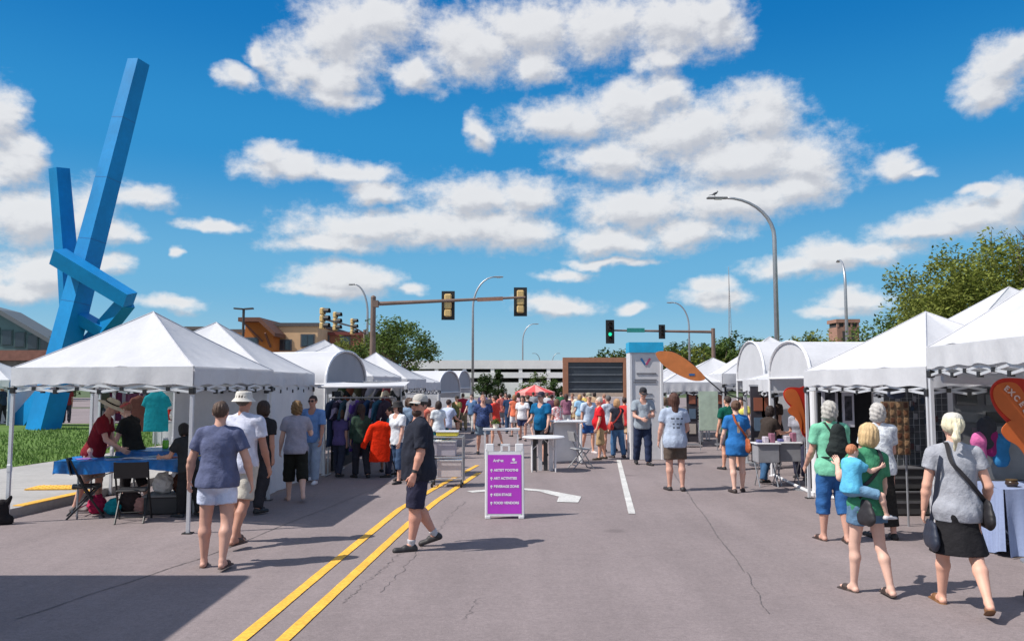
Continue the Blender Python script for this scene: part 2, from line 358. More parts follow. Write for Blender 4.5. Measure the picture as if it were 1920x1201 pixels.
# ------------------------------------------------------------------ trees
def leafmat(name, c): return mat(name, c, .75, var=.25, scale=.6, trans=.35, spec=.25, island=.45)
BARK = mat('bark', (.10, .075, .055), .9, var=.3, scale=8, bump=.4, bscale=20)
def tree(base, h, r, label, leaf, nclump=60, nleaf=120, size=.1, trunk=True, group=None, name='tree', cat='tree', seed=0, zs=.8, low=.3, parent=None, bare=0, shape=None, cs=1):
    rnd = random.Random(seed); base = Vector(base)
    root = empty(name, base, label, cat, group)
    tb = MB(); r0 = max(.05, h * .025); cz = h - r * zs
    tb.tube([(0, 0, 0), (r0 * .5, 0, cz * .5), (0, r0, cz), (r0, 0, h * .85)], [r0 * 1.3, r0, r0 * .7, r0 * .2], 8)
    cb = MB(); cl = []
    for i in range(nclump):
        while True:
            p = Vector((rnd.uniform(-1, 1), rnd.uniform(-1, 1), rnd.uniform(-1, 1)))
            if p.length < 1 and p.length > .3: break
        a = math.atan2(p.y, p.x); lump = 1 + .22 * math.sin(3 * a + seed) + .15 * math.sin(5 * a + 2 * p.z * 3 + seed)
        if shape: p = shape(p)
        c = Vector((p.x * r * lump, p.y * r * lump, cz + p.z * r * zs * (1 + .12 * math.sin(4 * a + seed))))
        if c.z < h * low: c.z = h * low + rnd.random() * .2 * h
        cl.append((c, r * rnd.uniform(.16, .3) * cs))
    for (c, cr_) in cl[::max(1, nclump // 14)]:
        tb.tube([(0, 0, cz * rnd.uniform(.45, .9)), tuple(c * .5 + Vector((0, 0, cz * .3))), tuple(c)], [r0 * .45, r0 * .25, r0 * .08], 5)
    for k in range(bare):
        c, cr_ = cl[rnd.randrange(len(cl))]; c = Vector((abs(c.x) * .6 + r * .2, c.y, h * .95)); 
        for q in range(6):
            e = c + Vector((rnd.uniform(-.5, .5) * r * .5, rnd.uniform(-.3, .3), r * rnd.uniform(.12, .3))); tb.tube([tuple(c - Vector((0, 0, r * .4))), tuple((c + e) / 2), tuple(e)], [.03, .018, .006], 4)
    for (c, cr_) in cl:
        for k in range(nleaf):
            d = Vector((rnd.gauss(0, 1), rnd.gauss(0, 1), rnd.gauss(0, .8))); d.normalize(); p = c + d * cr_ * (rnd.random() ** .4) * 1.15
            s = size * rnd.uniform(.6, 1.3); u = Vector((rnd.uniform(-1, 1), rnd.uniform(-1, 1), rnd.uniform(-.6, .6))).normalized(); v = u.cross(Vector((rnd.uniform(-1, 1), rnd.uniform(-1, 1), 1))).normalized()
            cb.add([p - u * s, p - v * s * .5, p + u * s, p + v * s * .5], [(0, 1, 2, 3)])
    tb.build('trunk', BARK, root); cb.build('crown', leaf, root)
    return root
GREEN1 = leafmat('leaf_green', (.10, .15, .035)); GREEN2 = leafmat('leaf_dark', (.045, .08, .022)); GREEN3 = leafmat('leaf_yellow_green', (.19, .215, .045))
p = at(1885, 650, 27); tree((p.x, 27, 0), 6.7, 3.8, 'large yellow green tree rising behind the tents on the right', GREEN3, 330, 190, .078, seed=3, zs=.70, bare=8, cs=.6)
tree((at(1690, 650, 31).x, 31, 0), 4.6, 2.1, 'dark green bushy tree beside the large yellow green one', GREEN1, 60, 130, .08, seed=8)
tree((at(738, 650, 50).x, 50, 0), 6.0, 2.3, 'green tree right of the brown traffic signal pole', GREEN1, 70, 110, .11, seed=5, shape=lambda p: Vector((p.x * (1.15 - .5 * p.z), p.y * (1.15 - .5 * p.z), p.z)))
tree((at(655, 650, 52).x, 52, 0), 4.9, 1.8, 'low green tree left of the brown signal pole', GREEN3, 45, 90, .11, seed=6)
tree((at(935, 650, 62).x, 62, 0), 2.9, .8, 'narrow dark evergreen in front of the parking ramp', GREEN2, 40, 60, .09, seed=11, zs=1.6, low=.15, shape=lambda p: Vector((p.x * (.6 - .5 * p.z), p.y * (.6 - .5 * p.z), p.z)))
tree((at(912, 650, 60).x, 60, 0), 2.5, .95, 'bushy dark shrub left of the narrow evergreen', GREEN2, 40, 60, .09, seed=12)
tree((at(1012, 650, 64).x, 64, 0), 2.6, 1.5, 'bright green rounded shrub beside the dark digital board', GREEN1, 45, 60, .1, seed=13)
tree((at(1045, 650, 64).x, 63, 0), 2.0, .8, 'small dark shrub at the foot of the digital board', GREEN2, 30, 50, .09, seed=14)
tree((at(1590, 650, 95).x, 100, 0), 8.0, 5.0, 'rounded olive tree left of the brick tower', GREEN3, 60, 60, .22, seed=15)
# hill of trees on the skyline, each its own tree
hill_pts = [(1120, 664), (1150, 655), (1185, 652), (1262, 648), (1290, 640), (1318, 645), (1345, 636), (1385, 630), (1405, 640), (1440, 636), (1470, 638), (1500, 634), (1522, 628), (1545, 640), (1632, 640), (1655, 636), (1665, 648), (1240, 655), (1360, 645)]
ORD = 'first second third fourth fifth sixth seventh eighth ninth tenth eleventh twelfth thirteenth fourteenth fifteenth sixteenth seventeenth eighteenth nineteenth twentieth'.split()
HL = ['pale', 'dark', 'olive']
for i, (px, py) in enumerate(hill_pts):
    Y = 150 + (i * 37) % 30; pp = at(px, py, Y); hh = pp.z
    tree((pp.x, Y, 0), hh, 4.2 + (i % 3) * .8, 'far %s tree of the wooded skyline, %s from its left end' % (HL[i % 3], ORD[sorted(x for x, _ in hill_pts).index(px)]),
         (GREEN1, GREEN2, GREEN3)[(0, 1, 2)[i % 3]], 34, 46, .42, group='trees of the wooded skyline', seed=30 + i, zs=.75)
b = MB(); b.grid(lambda u, v: Vector((-20 + 200 * u, 175 + 60 * v, 7.2 * math.sin(math.pi * u) ** .5 * math.sin(math.pi * (v * .7 + .15)) + .3 * fbm2(u * 20, v * 6) - .2)), 60, 12)
tag(b.build('hill', mat('hill_scrub', (.045, .07, .025), .95, var=.35, scale=.12, var2=.2), smooth=True), kind='structure')
for i, px in enumerate((10, 45, 130, 25, 70)):
    Y = 78 + 4 * i; tree((at(px, 690, Y).x, Y, 0), 2.6 + .3 * (i % 2), 1.6, 'low dark shrub before the arena, %s nearest to us of its row' % ORD[i], GREEN2, 26, 40, .14, group='shrubs before the arena', seed=60 + i)

# ------------------------------------------------------------------ buildings
GLASSM = mat('window_glass', (.03, .045, .06), .12, var=.2, spec=.8)
def window(root, b0, c, wdt, h, ny=-1, frame=(.1, .1, .11), nm=1):
    f = MB(); f.box((c[0], c[1] - .03, c[2]), (wdt + .2, .1, h + .2)); o = f.build('window', mat('window_frame', frame, .5), root)
    q = MB(); n = nm
    for i in range(n): q.box((c[0] - wdt / 2 + wdt * (i + .5) / n, c[1] - .09, c[2]), (wdt / n - .06, .04, h)); 
    q.build('pane', GLASSM, o)
def wallbox(x0, x1, y0, y1, z0, z1): return MB().box(((x0 + x1) / 2, (y0 + y1) / 2, (z0 + z1) / 2), (x1 - x0, y1 - y0, z1 - z0))
# parking ramp
Y = 110; xa = at(752, 700, Y).x; xb = at(1200, 700, Y).x; zt = at(900, 675, Y).z; z1 = at(900, 691, Y).z; z2 = at(900, 697.5, Y).z; z3 = at(900, 708, Y).z; z4 = at(900, 715, Y).z
r_ = empty('parking_ramp', ((xa + xb) / 2, Y, 0), 'long low white concrete parking ramp with two dark open levels', 'parking ramp'); ox = (xa + xb) / 2
RW = mat('ramp_concrete', (.82, .80, .77), .8, var=.08, scale=.4, var2=.04)
for (za, zb) in ((z1, zt), (z3, z2), (0, z4 - .1)):
    wallbox(xa - ox, xb - ox, 0, .5, za, zb).build('parapet', RW, r_)
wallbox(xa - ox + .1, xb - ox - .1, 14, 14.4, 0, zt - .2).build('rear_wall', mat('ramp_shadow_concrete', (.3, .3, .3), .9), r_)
for (za, n_) in ((zt - .25, 0), (z1 - .0, 0), (z3 + .1, 1)):
    pass
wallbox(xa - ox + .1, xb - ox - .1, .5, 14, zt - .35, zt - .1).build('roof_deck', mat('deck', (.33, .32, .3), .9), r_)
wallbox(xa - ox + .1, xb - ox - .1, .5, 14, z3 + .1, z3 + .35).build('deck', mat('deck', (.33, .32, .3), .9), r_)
for i in range(9):
    x = xa - ox + 1 + i * (xb - xa - 2) / 8; wallbox(x - .25, x + .25, .05, .45, z4 - .1, z3).build('column', RW, r_); wallbox(x - .25, x + .25, .05, .45, z2, z1).build('column', RW, r_)
# arena
Y = 92; q0 = at(-190, 560, Y); q1 = at(96, 648, Y)
ar = empty('arena', (q0.x, Y, 0), 'teal sided arena with sloping roof at the far left', 'arena')
x0 = 0; x1 = q1.x - q0.x; zt0 = at(0, 575, Y).z + 2.2; zt1 = at(96, 650, Y).z; zb = at(50, 662, Y).z; za = at(50, 676, Y).z
M_ = Matrix(((1, 0, 0, 0), (0, 0, 1, 0), (0, 1, 0, 0), (0, 0, 0, 1)))
xm = at(5, 590, Y).x - q0.x; zm = at(5, 590, Y).z
MB().prism([(x0, zb), (x1, zb), (x1, zt1), (xm, zm), (x0, zt0)][::-1], .3, 3, M_).build('upper_wall', mat('teal_cladding', (.09, .17, .17), .35, var=.2, scale=.3), ar)
MB().prism([(x0, zt0), (xm, zm), (x1 + .8, zt1), (x1 + .8, zt1 + .5), (xm, zm + .55), (x0, zt0 + .6)], -.6, 3.4, M_).build('roof', mat('grey_metal_roof', (.13, .145, .15), .5, var=.08), ar)
wallbox(x0, x1 + 2, -1.5, 3, za, zb + .3).build('brick_band', mat('red_brick', (.24, .11, .08), .9, var=.2, scale=2), ar)
wallbox(x0, x1 + 1, -.5, 3, 0, za - .01).build('base_wall', mat('stone_wall', (.25, .24, .22), .9, var=.2, scale=2), ar)
for i in range(9):
    x = x1 - .8 - i * 1.5; window(ar, None, (x, .28, zb + .3 + (zt1 - zb) * .25 + i * .25 + .6), 1.1, 1.6, frame=(.05, .1, .1))
for i in range(6): wallbox(x1 - 3 - i * 3, x1 - 2.5 - i * 3, -.8, -.5, 0, za).build('pilaster', mat('stone_wall', (.25, .24, .22), .9, var=.2, scale=2), ar)
# grey block, orange gable house, tan block
def block(name, label, cat, px0, px1, pyt, Y, colr, depth=14, wins=(), cap=(.12, .1, .09), zbase=0, m=None):
    a = at(px0, pyt, Y); c = at(px1, pyt, Y); r0 = empty(name, (a.x, Y, 0), label, cat); W_ = c.x - a.x
    wallbox(0, W_, 0, depth, 0, a.z - .3).build('wall', m or mat('render', colr, .9, var=.1, scale=.6, srgb=True, var2=.05), r0)
    wallbox(-.15, W_ + .15, -.15, depth + .15, a.z - .3, a.z).build('roof', mat('roof_edge', cap, .7), r0)
    for (wx0, wx1, wy0, wy1) in wins:
        A_ = at(wx0, wy0, Y); B_ = at(wx1, wy1, Y); window(r0, None, ((A_.x + B_.x) / 2 - a.x, 0, (A_.z + B_.z) / 2), B_.x - A_.x, A_.z - B_.z, nm=2)
    return r0
block('apartment_building', 'grey green flat roofed block behind the second tent peak', 'building', 332, 388, 612, 78, (120, 132, 130), wins=((340, 350, 622, 634), (360, 374, 622, 634)))
r0 = block('apartment_building', 'tan flat roofed apartment block behind the left tents', 'building', 508, 596, 605, 72, (215, 178, 138), wins=((520, 545, 638, 655), (566, 588, 628, 648)), cap=(.1, .09, .09))
block('apartment_building', 'brown flat roofed block behind the side traffic signals', 'building', 596, 700, 622, 76, (150, 98, 76), wins=((602, 616, 628, 640), (640, 655, 632, 645)), cap=(.2, .05, .04))
block('apartment_building', 'low tan wing showing between the second tent and orange gable', 'building', 432, 458, 617, 76, (200, 168, 130))
a = at(460, 600, 70); c = at(512, 660, 70); r0 = empty('gabled_house', (a.x, 70, 0), 'orange gabled house front with brown overhanging roof', 'house'); W_ = c.x - a.x; zz = a.z
OR = mat('orange_stucco', (.48, .16, .035), .9, var=.12, scale=1)
MB().prism([(0, 0), (W_, 0), (W_, at(500, 622, 70).z), (W_ * .6, zz - .2), (0, zz - .2)][::-1], 0, 8, M_).build('wall', OR, r0)
MB().prism([(-.2, zz - .2), (W_ * .62, zz - .2), (W_ + .5, at(500, 632, 70).z), (W_ + .5, at(500, 625, 70).z), (W_ * .66, zz + .15), (-.2, zz + .15)][::-1], -1.3, 8.2, M_).build('roof', mat('brown_fascia', (.16, .07, .045), .8), r0)
b = MB(); zc = at(470, 640, 70).z; b.beam((.3, -1.1, zz - .35), (1.6, -.12, zc), .14); b.beam((W_ - .4, -1.1, zz - 1.2), (W_ - .2, -.1, zc - .5), .14); b.build('bracket', mat('brown_fascia', (.16, .07, .045), .8), r0)
A_ = at(472, 648, 70); window(r0, None, (A_.x - a.x, 0, A_.z), 1.0, 1.3)
MB().box((W_ - .35, -.14, 1.8), (.5, .2, 3.6)).build('pillar', mat('cream_render', (.5, .42, .32), .9), r0)
# brick tower
a = at(1569, 598, 200); c = at(1610, 598, 200); r0 = empty('brick_tower', (a.x, 200, 0), 'square red brick tower beyond the white tents', 'tower'); W_ = c.x - a.x
BR = mat('tower_brick', (.36, .19, .14), .9, var=.15, scale=.5)
wallbox(0, W_, 0, W_, 0, a.z - 2).build('wall', BR, r0); wallbox(-.25, W_ + .25, -.25, W_ + .25, a.z - .9, a.z).build('cornice', BR, r0)
wallbox(.2, W_ - .2, .2, W_ - .2, a.z - 2, a.z - .9).build('belfry', mat('dark_louvre', (.06, .05, .05), .9), r0)
for i in range(4): x = (W_ - .5) * i / 3; wallbox(x, x + .5, -.1, .4, a.z - 2, a.z - .9).build('column', BR, r0)
for i in range(2):
    x = W_ * (.3 + .4 * i); wallbox(x - .35, x + .35, -.08, .02, a.z - 6, a.z - 3).build('louvre', mat('dark_louvre', (.06, .05, .05), .9), r0)
# digital board
Y = 60; a = at(1055, 670, Y); c = at(1178, 742, Y); W_ = c.x - a.x; H_ = a.z; zb = c.z
r0 = empty('digital_board', (a.x, Y, 0), 'wide dark digital board in a rust brown frame', 'board')
FR = mat('rust_brown_frame', (.36, .16, .09), .6, var=.12)
MB().box((W_ / 2, 0, H_ - .18), (W_, .5, .36)).box((.2, 0, (H_ - .36) / 2), (.38, .5, H_ - .36)).box((W_ - .2, 0, (H_ - .36) / 2), (.38, .5, H_ - .36)).build('frame', FR, r0)
MB().box((W_ / 2, 0, zb + .1), (W_ - .78, .4, .3)).build('lower_rail', mat('pale_rail', (.5, .38, .3), .7), r0)
MB().box((W_ / 2, .05, (H_ - .36 + zb + .25) / 2), (W_ - .78, .3, H_ - .36 - zb - .25)).build('screen', mat('dark_screen', (.035, .045, .06), .25, var=.3, scale=.8), r0)
b = MB()
for i in range(4): b.box((W_ / 2, -.13, zb + .5 + i * .55), (W_ - .9, .05, .07))
b.build('louvre', mat('grey_louvre', (.16, .18, .2), .5), r0)
# antenna
a = at(1366, 500, 600); r0 = empty('radio_mast', (a.x, 600, 0), 'very tall thin lattice radio mast on the horizon', 'mast'); b = MB()
for k in range(3):
    an = k * 2.094; b.tube([(2.6 * math.cos(an), 2.6 * math.sin(an), 0), (.25 * math.cos(an), .25 * math.sin(an), a.z * .8), (.1, .1, a.z)], .14, 4)
for i in range(40):
    z = i * a.z * .8 / 40; z_ = (i + 1) * a.z * .8 / 40; q = 2.6 - 2.35 * i / 40
    for k in range(3): an = k * 2.094; a2 = an + 2.094; b.beam((q * math.cos(an), q * math.sin(an), z), (q * math.cos(a2), q * math.sin(a2), z_), .1)
b.build('lattice', mat('mast_steel', (.35, .3, .3), .6, .4), r0)

# ------------------------------------------------------------------ street lights
def street_light(px, py_top, Y, arm_px, label, r=.1, h=None, steep=0, bird=False, hd=None):
    top = at(px, py_top, Y); H_ = top.z; al = (arm_px - px) / F * Y
    r0 = empty('street_light', (top.x, Y, 0), label, 'street light', 'street lights'); b = MB()
    hs_ = H_ - 1.9 if not steep else H_ - 2.6; pts = [(0, 0, .3), (0, 0, hs_)]
    n = 9
    for i in range(1, n + 1):
        t = i / n * math.pi / 2; pts.append((al * .72 * (1 - math.cos(t)), 0, hs_ + (H_ - hs_) * math.sin(t)))
    if abs(al) < .8:
        pts = [(0, 0, .3), (0, 0, hs_)] + [(al * .8 * (1 - math.cos(i / n * math.pi / 2)), 2.0 * (1 - math.cos(i / n * math.pi / 2)), hs_ + (H_ - hs_) * math.sin(i / n * math.pi / 2)) for i in range(1, n + 1)]
    rs = [r * 1.15, r * .9] + [r * (.85 - .4 * i / n) for i in range(n)]
    b.tube(pts, rs, 10); b.build('pole', METAL, r0, smooth=True)
    MB().lathe([(0, .34), (r * 1.6, .32), (r * 2.1, .25), (r * 2.1, .02), (0, .02)][::-1], 12).build('base', METAL, r0)
    e = Vector(pts[-1]); d = Vector(pts[-1]) - Vector(pts[-3]); s = 1 if al > 0 else -1; dx = Vector((s, 0, 0)) if abs(al) >= .8 else Vector((s * .3, .95, 0)).normalized()
    hb = MB(); hb.beam(e - dx * .1, e + dx * (abs(al) * .28 if abs(al) > .8 else .7), .26, .1, bev=.04); h_ = hb.build('lamp_head', mat('lamp_grey', (.25, .25, .26), .5), r0)
    MB().beam(e + dx * .15 + Vector((0, 0, -.065)), e + dx * .5 + Vector((0, 0, -.065)), .18, .03).build('lens', mat('lens', (.6, .6, .55), .3), h_)
    return r0, e, dx
r0, e, dx = street_light(1450, 371, 37, 1323, 'tallest grey street light, curving left above the right hand tents', r=.115)
def bird(p, s=1.0):
    b = MB(); b.lathe([(0, -.16), (.035, -.1), (.06, 0), (.05, .09), (.025, .14), (0, .16)], 10, M=Matrix.Translation(p) @ Matrix.Rotation(R(65), 4, 'Y'))
    b.lathe([(0, -.04), (.035, 0), (0, .04)], 8, c=p + Vector((.13, 0, .11))); b.beam(p + Vector((.15, 0, .11)), p + Vector((.2, 0, .1)), .012); b.beam(p + Vector((-.12, 0, -.04)), p + Vector((-.27, 0, -.08)), .06, .015)
    b.beam(p, p + Vector((0, .02, -.14)), .012); b.beam(p, p + Vector((.02, -.02, -.14)), .012)
    tag(b.build('bird', mat('feathers', (.08, .08, .09), .8), smooth=True), 'small dark bird perched on the tallest street light', 'bird')
bird(Vector(r0.location) + e + Vector((-.5, 0, .2)))
street_light(1583, 480, 54, 1598, 'grey street light whose arm points away above the brick tower', r=.11)
street_light(887, 519, 65, 944, 'thin street light curving right, behind the two signals', r=.1, steep=1)
street_light(980, 607, 117, 1010, 'small far street light curving right above the parking ramp', r=.11, steep=1)
street_light(690, 533, 70, 654, 'street light curving left beside the brown signal pole', r=.11, steep=1)
street_light(1291, 567, 86, 1250, 'street light curving left behind the far signal arm', r=.11, steep=1)
street_light(1012, 662, 190, 998, 'tiny far street light curving left over the parking ramp', r=.11)
street_light(1036, 662, 190, 1050, 'tiny far street light curving right beside the digital board', r=.11)
# lot light
a = at(457, 578, 65); r0 = empty('parking_lot_light', (a.x, 65, 0), 'parking lot light pole with two flat heads, above orange gable', 'lot light')
MB().tube([(0, 0, 0), (0, 0, a.z)], .11, 8).build('pole', mat('bronze_paint', (.06, .05, .045), .5), r0)
for s in (-1, 1): MB().beam((s * .1, 0, a.z - .05), (s * .78, 0, a.z), .35, .12).build('lamp_head', mat('bronze_paint', (.06, .05, .045), .5), r0)

# ------------------------------------------------------------------ traffic signals
BRN = mat('weathered_brown_steel', (.20, .135, .11), .6, .2, var=.2, scale=1.5); SIGY = mat('signal_tan', (.62, .42, .17), .5, var=.1); SIGB = mat('signal_black', (.015, .016, .018), .55)
def signal(parent, p, facing, plate=True, lit=None, body=None, n=3, s=1.0):
    # facing: +1 lenses away from us, -1 lenses toward us, angle in radians otherwise
    rz = 0 if facing == -1 else (math.pi if facing == 1 else facing); M0 = Matrix.Translation(p) @ Matrix.Rotation(rz, 4, 'Z') @ Matrix.Scale(s, 4)
    h = .36 * n
    b = MB(); 
    for i in range(n): b.box((0, 0, (i - (n - 1) / 2) * .36), (.34, .22, .345), M=M0, bev=.05)
    o = b.build('signal', body or SIGY, parent)
    if plate:
        q = MB(); q.box((0, -.09, 0), (.62, .02, h + .28), M=M0, bev=0); q.build('backplate', SIGB, o)
    v = MB(); l = MB()
    for i in range(n):
        z = (i - (n - 1) / 2) * .36; pts = []
        for k in range(13):
            a_ = math.pi * (-.15 + 1.3 * k / 12); pts.append((math.cos(a_) * .15, math.sin(a_) * .15 + z))
        vs = [M0 @ Vector((x, yy, zz_)) for yy in (-.11, -.36) for (x, zz_) in pts]; v.add(vs, [(k, k + 1, 14 + k, 13 + k) for k in range(12)])
        if lit != i: l.lathe([(.13, 0), (.09, .03), (0, .045)], 14, M=M0 @ Matrix.Translation((0, -.11, z)) @ Matrix.Rotation(R(90), 4, 'X'))
    v.build('visor', SIGB, o); l.build('lens', mat('unlit_lens', (.05, .03, .02), .3), o)
    if lit is not None:
        q = MB(); z = (lit - (n - 1) / 2) * .36; q.lathe([(.13, 0), (.09, .03), (0, .045)], 14, M=M0 @ Matrix.Translation((0, -.11, z)) @ Matrix.Rotation(R(90), 4, 'X'))
        q.build('lit_lens', mat('green_lamp', (.02, .8, .45), .3, emit=.9), o)
    return o
Y = 40; pl = at(700, 562, Y); e1 = at(985, 557, Y); m0 = empty('traffic_signal_mast', (pl.x, Y, 0), 'brown signal mast with long arm carrying two tan signals seen from behind', 'traffic signal')
MB().tube([(0, 0, 0), (0, 0, pl.z + .1)], [.17, .13], 12).lathe([(.14, pl.z + .1), (.12, pl.z + .18), (0, pl.z + .24)], 12).box((0, 0, .15), (.5, .5, .3)).build('pole', BRN, m0)
MB().tube([(.1, 0, pl.z - .2), (e1.x - pl.x, 0, e1.z)], [.11, .055], 10).box((.12, 0, pl.z - .2), (.28, .3, .34)).build('arm', BRN, m0)
for px, py in ((839, 571), (976, 564)):
    p = at(px, py, Y - .2); signal(m0, Vector((p.x - pl.x, .12, p.z)), 1, s=1.08)
MB().beam((at(895, 560, Y).x - pl.x, -.12, at(895, 562, Y).z), (at(943, 560, Y).x - pl.x, -.12, at(943, 560, Y).z), .03, .2).build('sign_plate', mat('sign_back', (.3, .16, .11), .5), m0)
# side mast along depth
p1 = at(606, 597, 43); p3 = at(661, 612, 58); p4 = at(684, 625, 63)
m1 = empty('traffic_signal_mast', (p4.x, 63, 0), 'signal mast carrying three tan signals seen from the side', 'traffic signal')
MB().tube([(0, 0, 0), (0, 0, p4.z + .3)], .13, 10).build('pole', BRN, m1)
MB().tube([(0, 0, p4.z), (p3.x - p4.x, -5, p3.z), (p1.x - p4.x - .05, 43 - 63, p1.z)], .06, 8).build('arm', BRN, m1)
for px, py, YY in ((605, 597, 43), (629, 602, 50), (661, 612, 58)):
    p = at(px, py, YY); signal(m1, Vector((p.x - p4.x, YY - 63, p.z)), R(75), plate=False, s=1.1)
# far mast
Y = 55; pl = at(1337, 622, Y); e1 = at(1143, 619, Y); m2 = empty('traffic_signal_mast', (pl.x, Y, 0), 'far signal mast with a green lit signal at the end of its arm', 'traffic signal')
MB().tube([(0, 0, 0), (0, 0, pl.z + .25)], .14, 10).build('pole', BRN, m2); MB().tube([(0, 0, pl.z), (e1.x - pl.x, 0, e1.z)], [.1, .06], 8).build('arm', BRN, m2)
p = at(1143, 622, Y); signal(m2, Vector((p.x - pl.x, -.15, p.z)), -1, plate=True, lit=1, body=SIGB, n=4, s=.95)
p = at(1240, 622, Y); signal(m2, Vector((p.x - pl.x, -.15, p.z)), -1, plate=True, body=SIGB, n=3, s=.72)
a = at(1175, 619, Y); c = at(1208, 619, Y); MB().box(((a.x + c.x) / 2 - pl.x, -.12, a.z), (c.x - a.x, .03, .3)).build('street_name_sign', mat('sign_green', (.02, .25, .22), .5), m2)

# ------------------------------------------------------------------ sculpture
BL = mat('blue_painted_steel', (.001, .225, .55), .55, spec=.3, var=.16, scale=.5, var2=.05, bump=.08, bscale=2)
SEAM = mat('blue_weld_seam', (.002, .13, .36), .5)
p0 = at(72, 800, 31.5); sc0 = empty('sculpture', (p0.x, 31.5, 0), 'towering bright blue steel sculpture of crossed square beams', 'sculpture')
def sb(pa, pb, ya, yb, wa, rot, wb=None):
    wb = wb or wa; a = at(*pa, ya) - sc0.location; c = at(*pb, yb) - sc0.location; d = (c - a).normalized()
    x = d.cross(Vector((math.sin(R(rot)), math.cos(R(rot)), 0))).normalized(); y = d.cross(x).normalized()
    b = MB(); vs = []
    for (p, w_) in ((a, wa), (c, wb)):
        for sx, sy in ((-1, -1), (1, -1), (1, 1), (-1, 1)): vs.append(p + x * sx * w_ / 2 + y * sy * w_ / 2)
    b.add(vs, [(3, 2, 1, 0), (4, 5, 6, 7)] + [(i, (i + 1) % 4, 4 + (i + 1) % 4, 4 + i) for i in range(4)])
    L_ = (c - a).length; n = int(L_ / 2.4); b.mi = 1
    for i in range(1, n):
        t = i / n; w_ = (wa + (wb - wa) * t) / 2 + .004; q = a.lerp(c, t); h = d * .012
        vs = [q + o_ + x * sx * w_ + y * sy * w_ for o_ in (-h, h) for sx, sy in ((-1, -1), (1, -1), (1, 1), (-1, 1))]; b.add(vs, [(k, (k + 1) % 4, 4 + (k + 1) % 4, 4 + k) for k in range(4)])
    b.build('beam', [BL, SEAM], sc0)
sb((80, 808), (260, 116), 31.3, 32.2, .86, 24, .60)              # long beam
sb((111, 316), (126, 500), 32.1, 32.6, .56, 30, .62)             # short upright
sb((122, 490), (130, 640), 33.1, 33.8, .46, 35)
sb((108, 480), (244, 562), 31.0, 30.6, .62, 38, .56)             # elbow, crossing in front
sb((238, 566), (42, 800), 30.9, 35.0, .50, 30, .85)              # return leg to the ground
sb((152, 596), (208, 628), 31.6, 31.6, .46, 35)
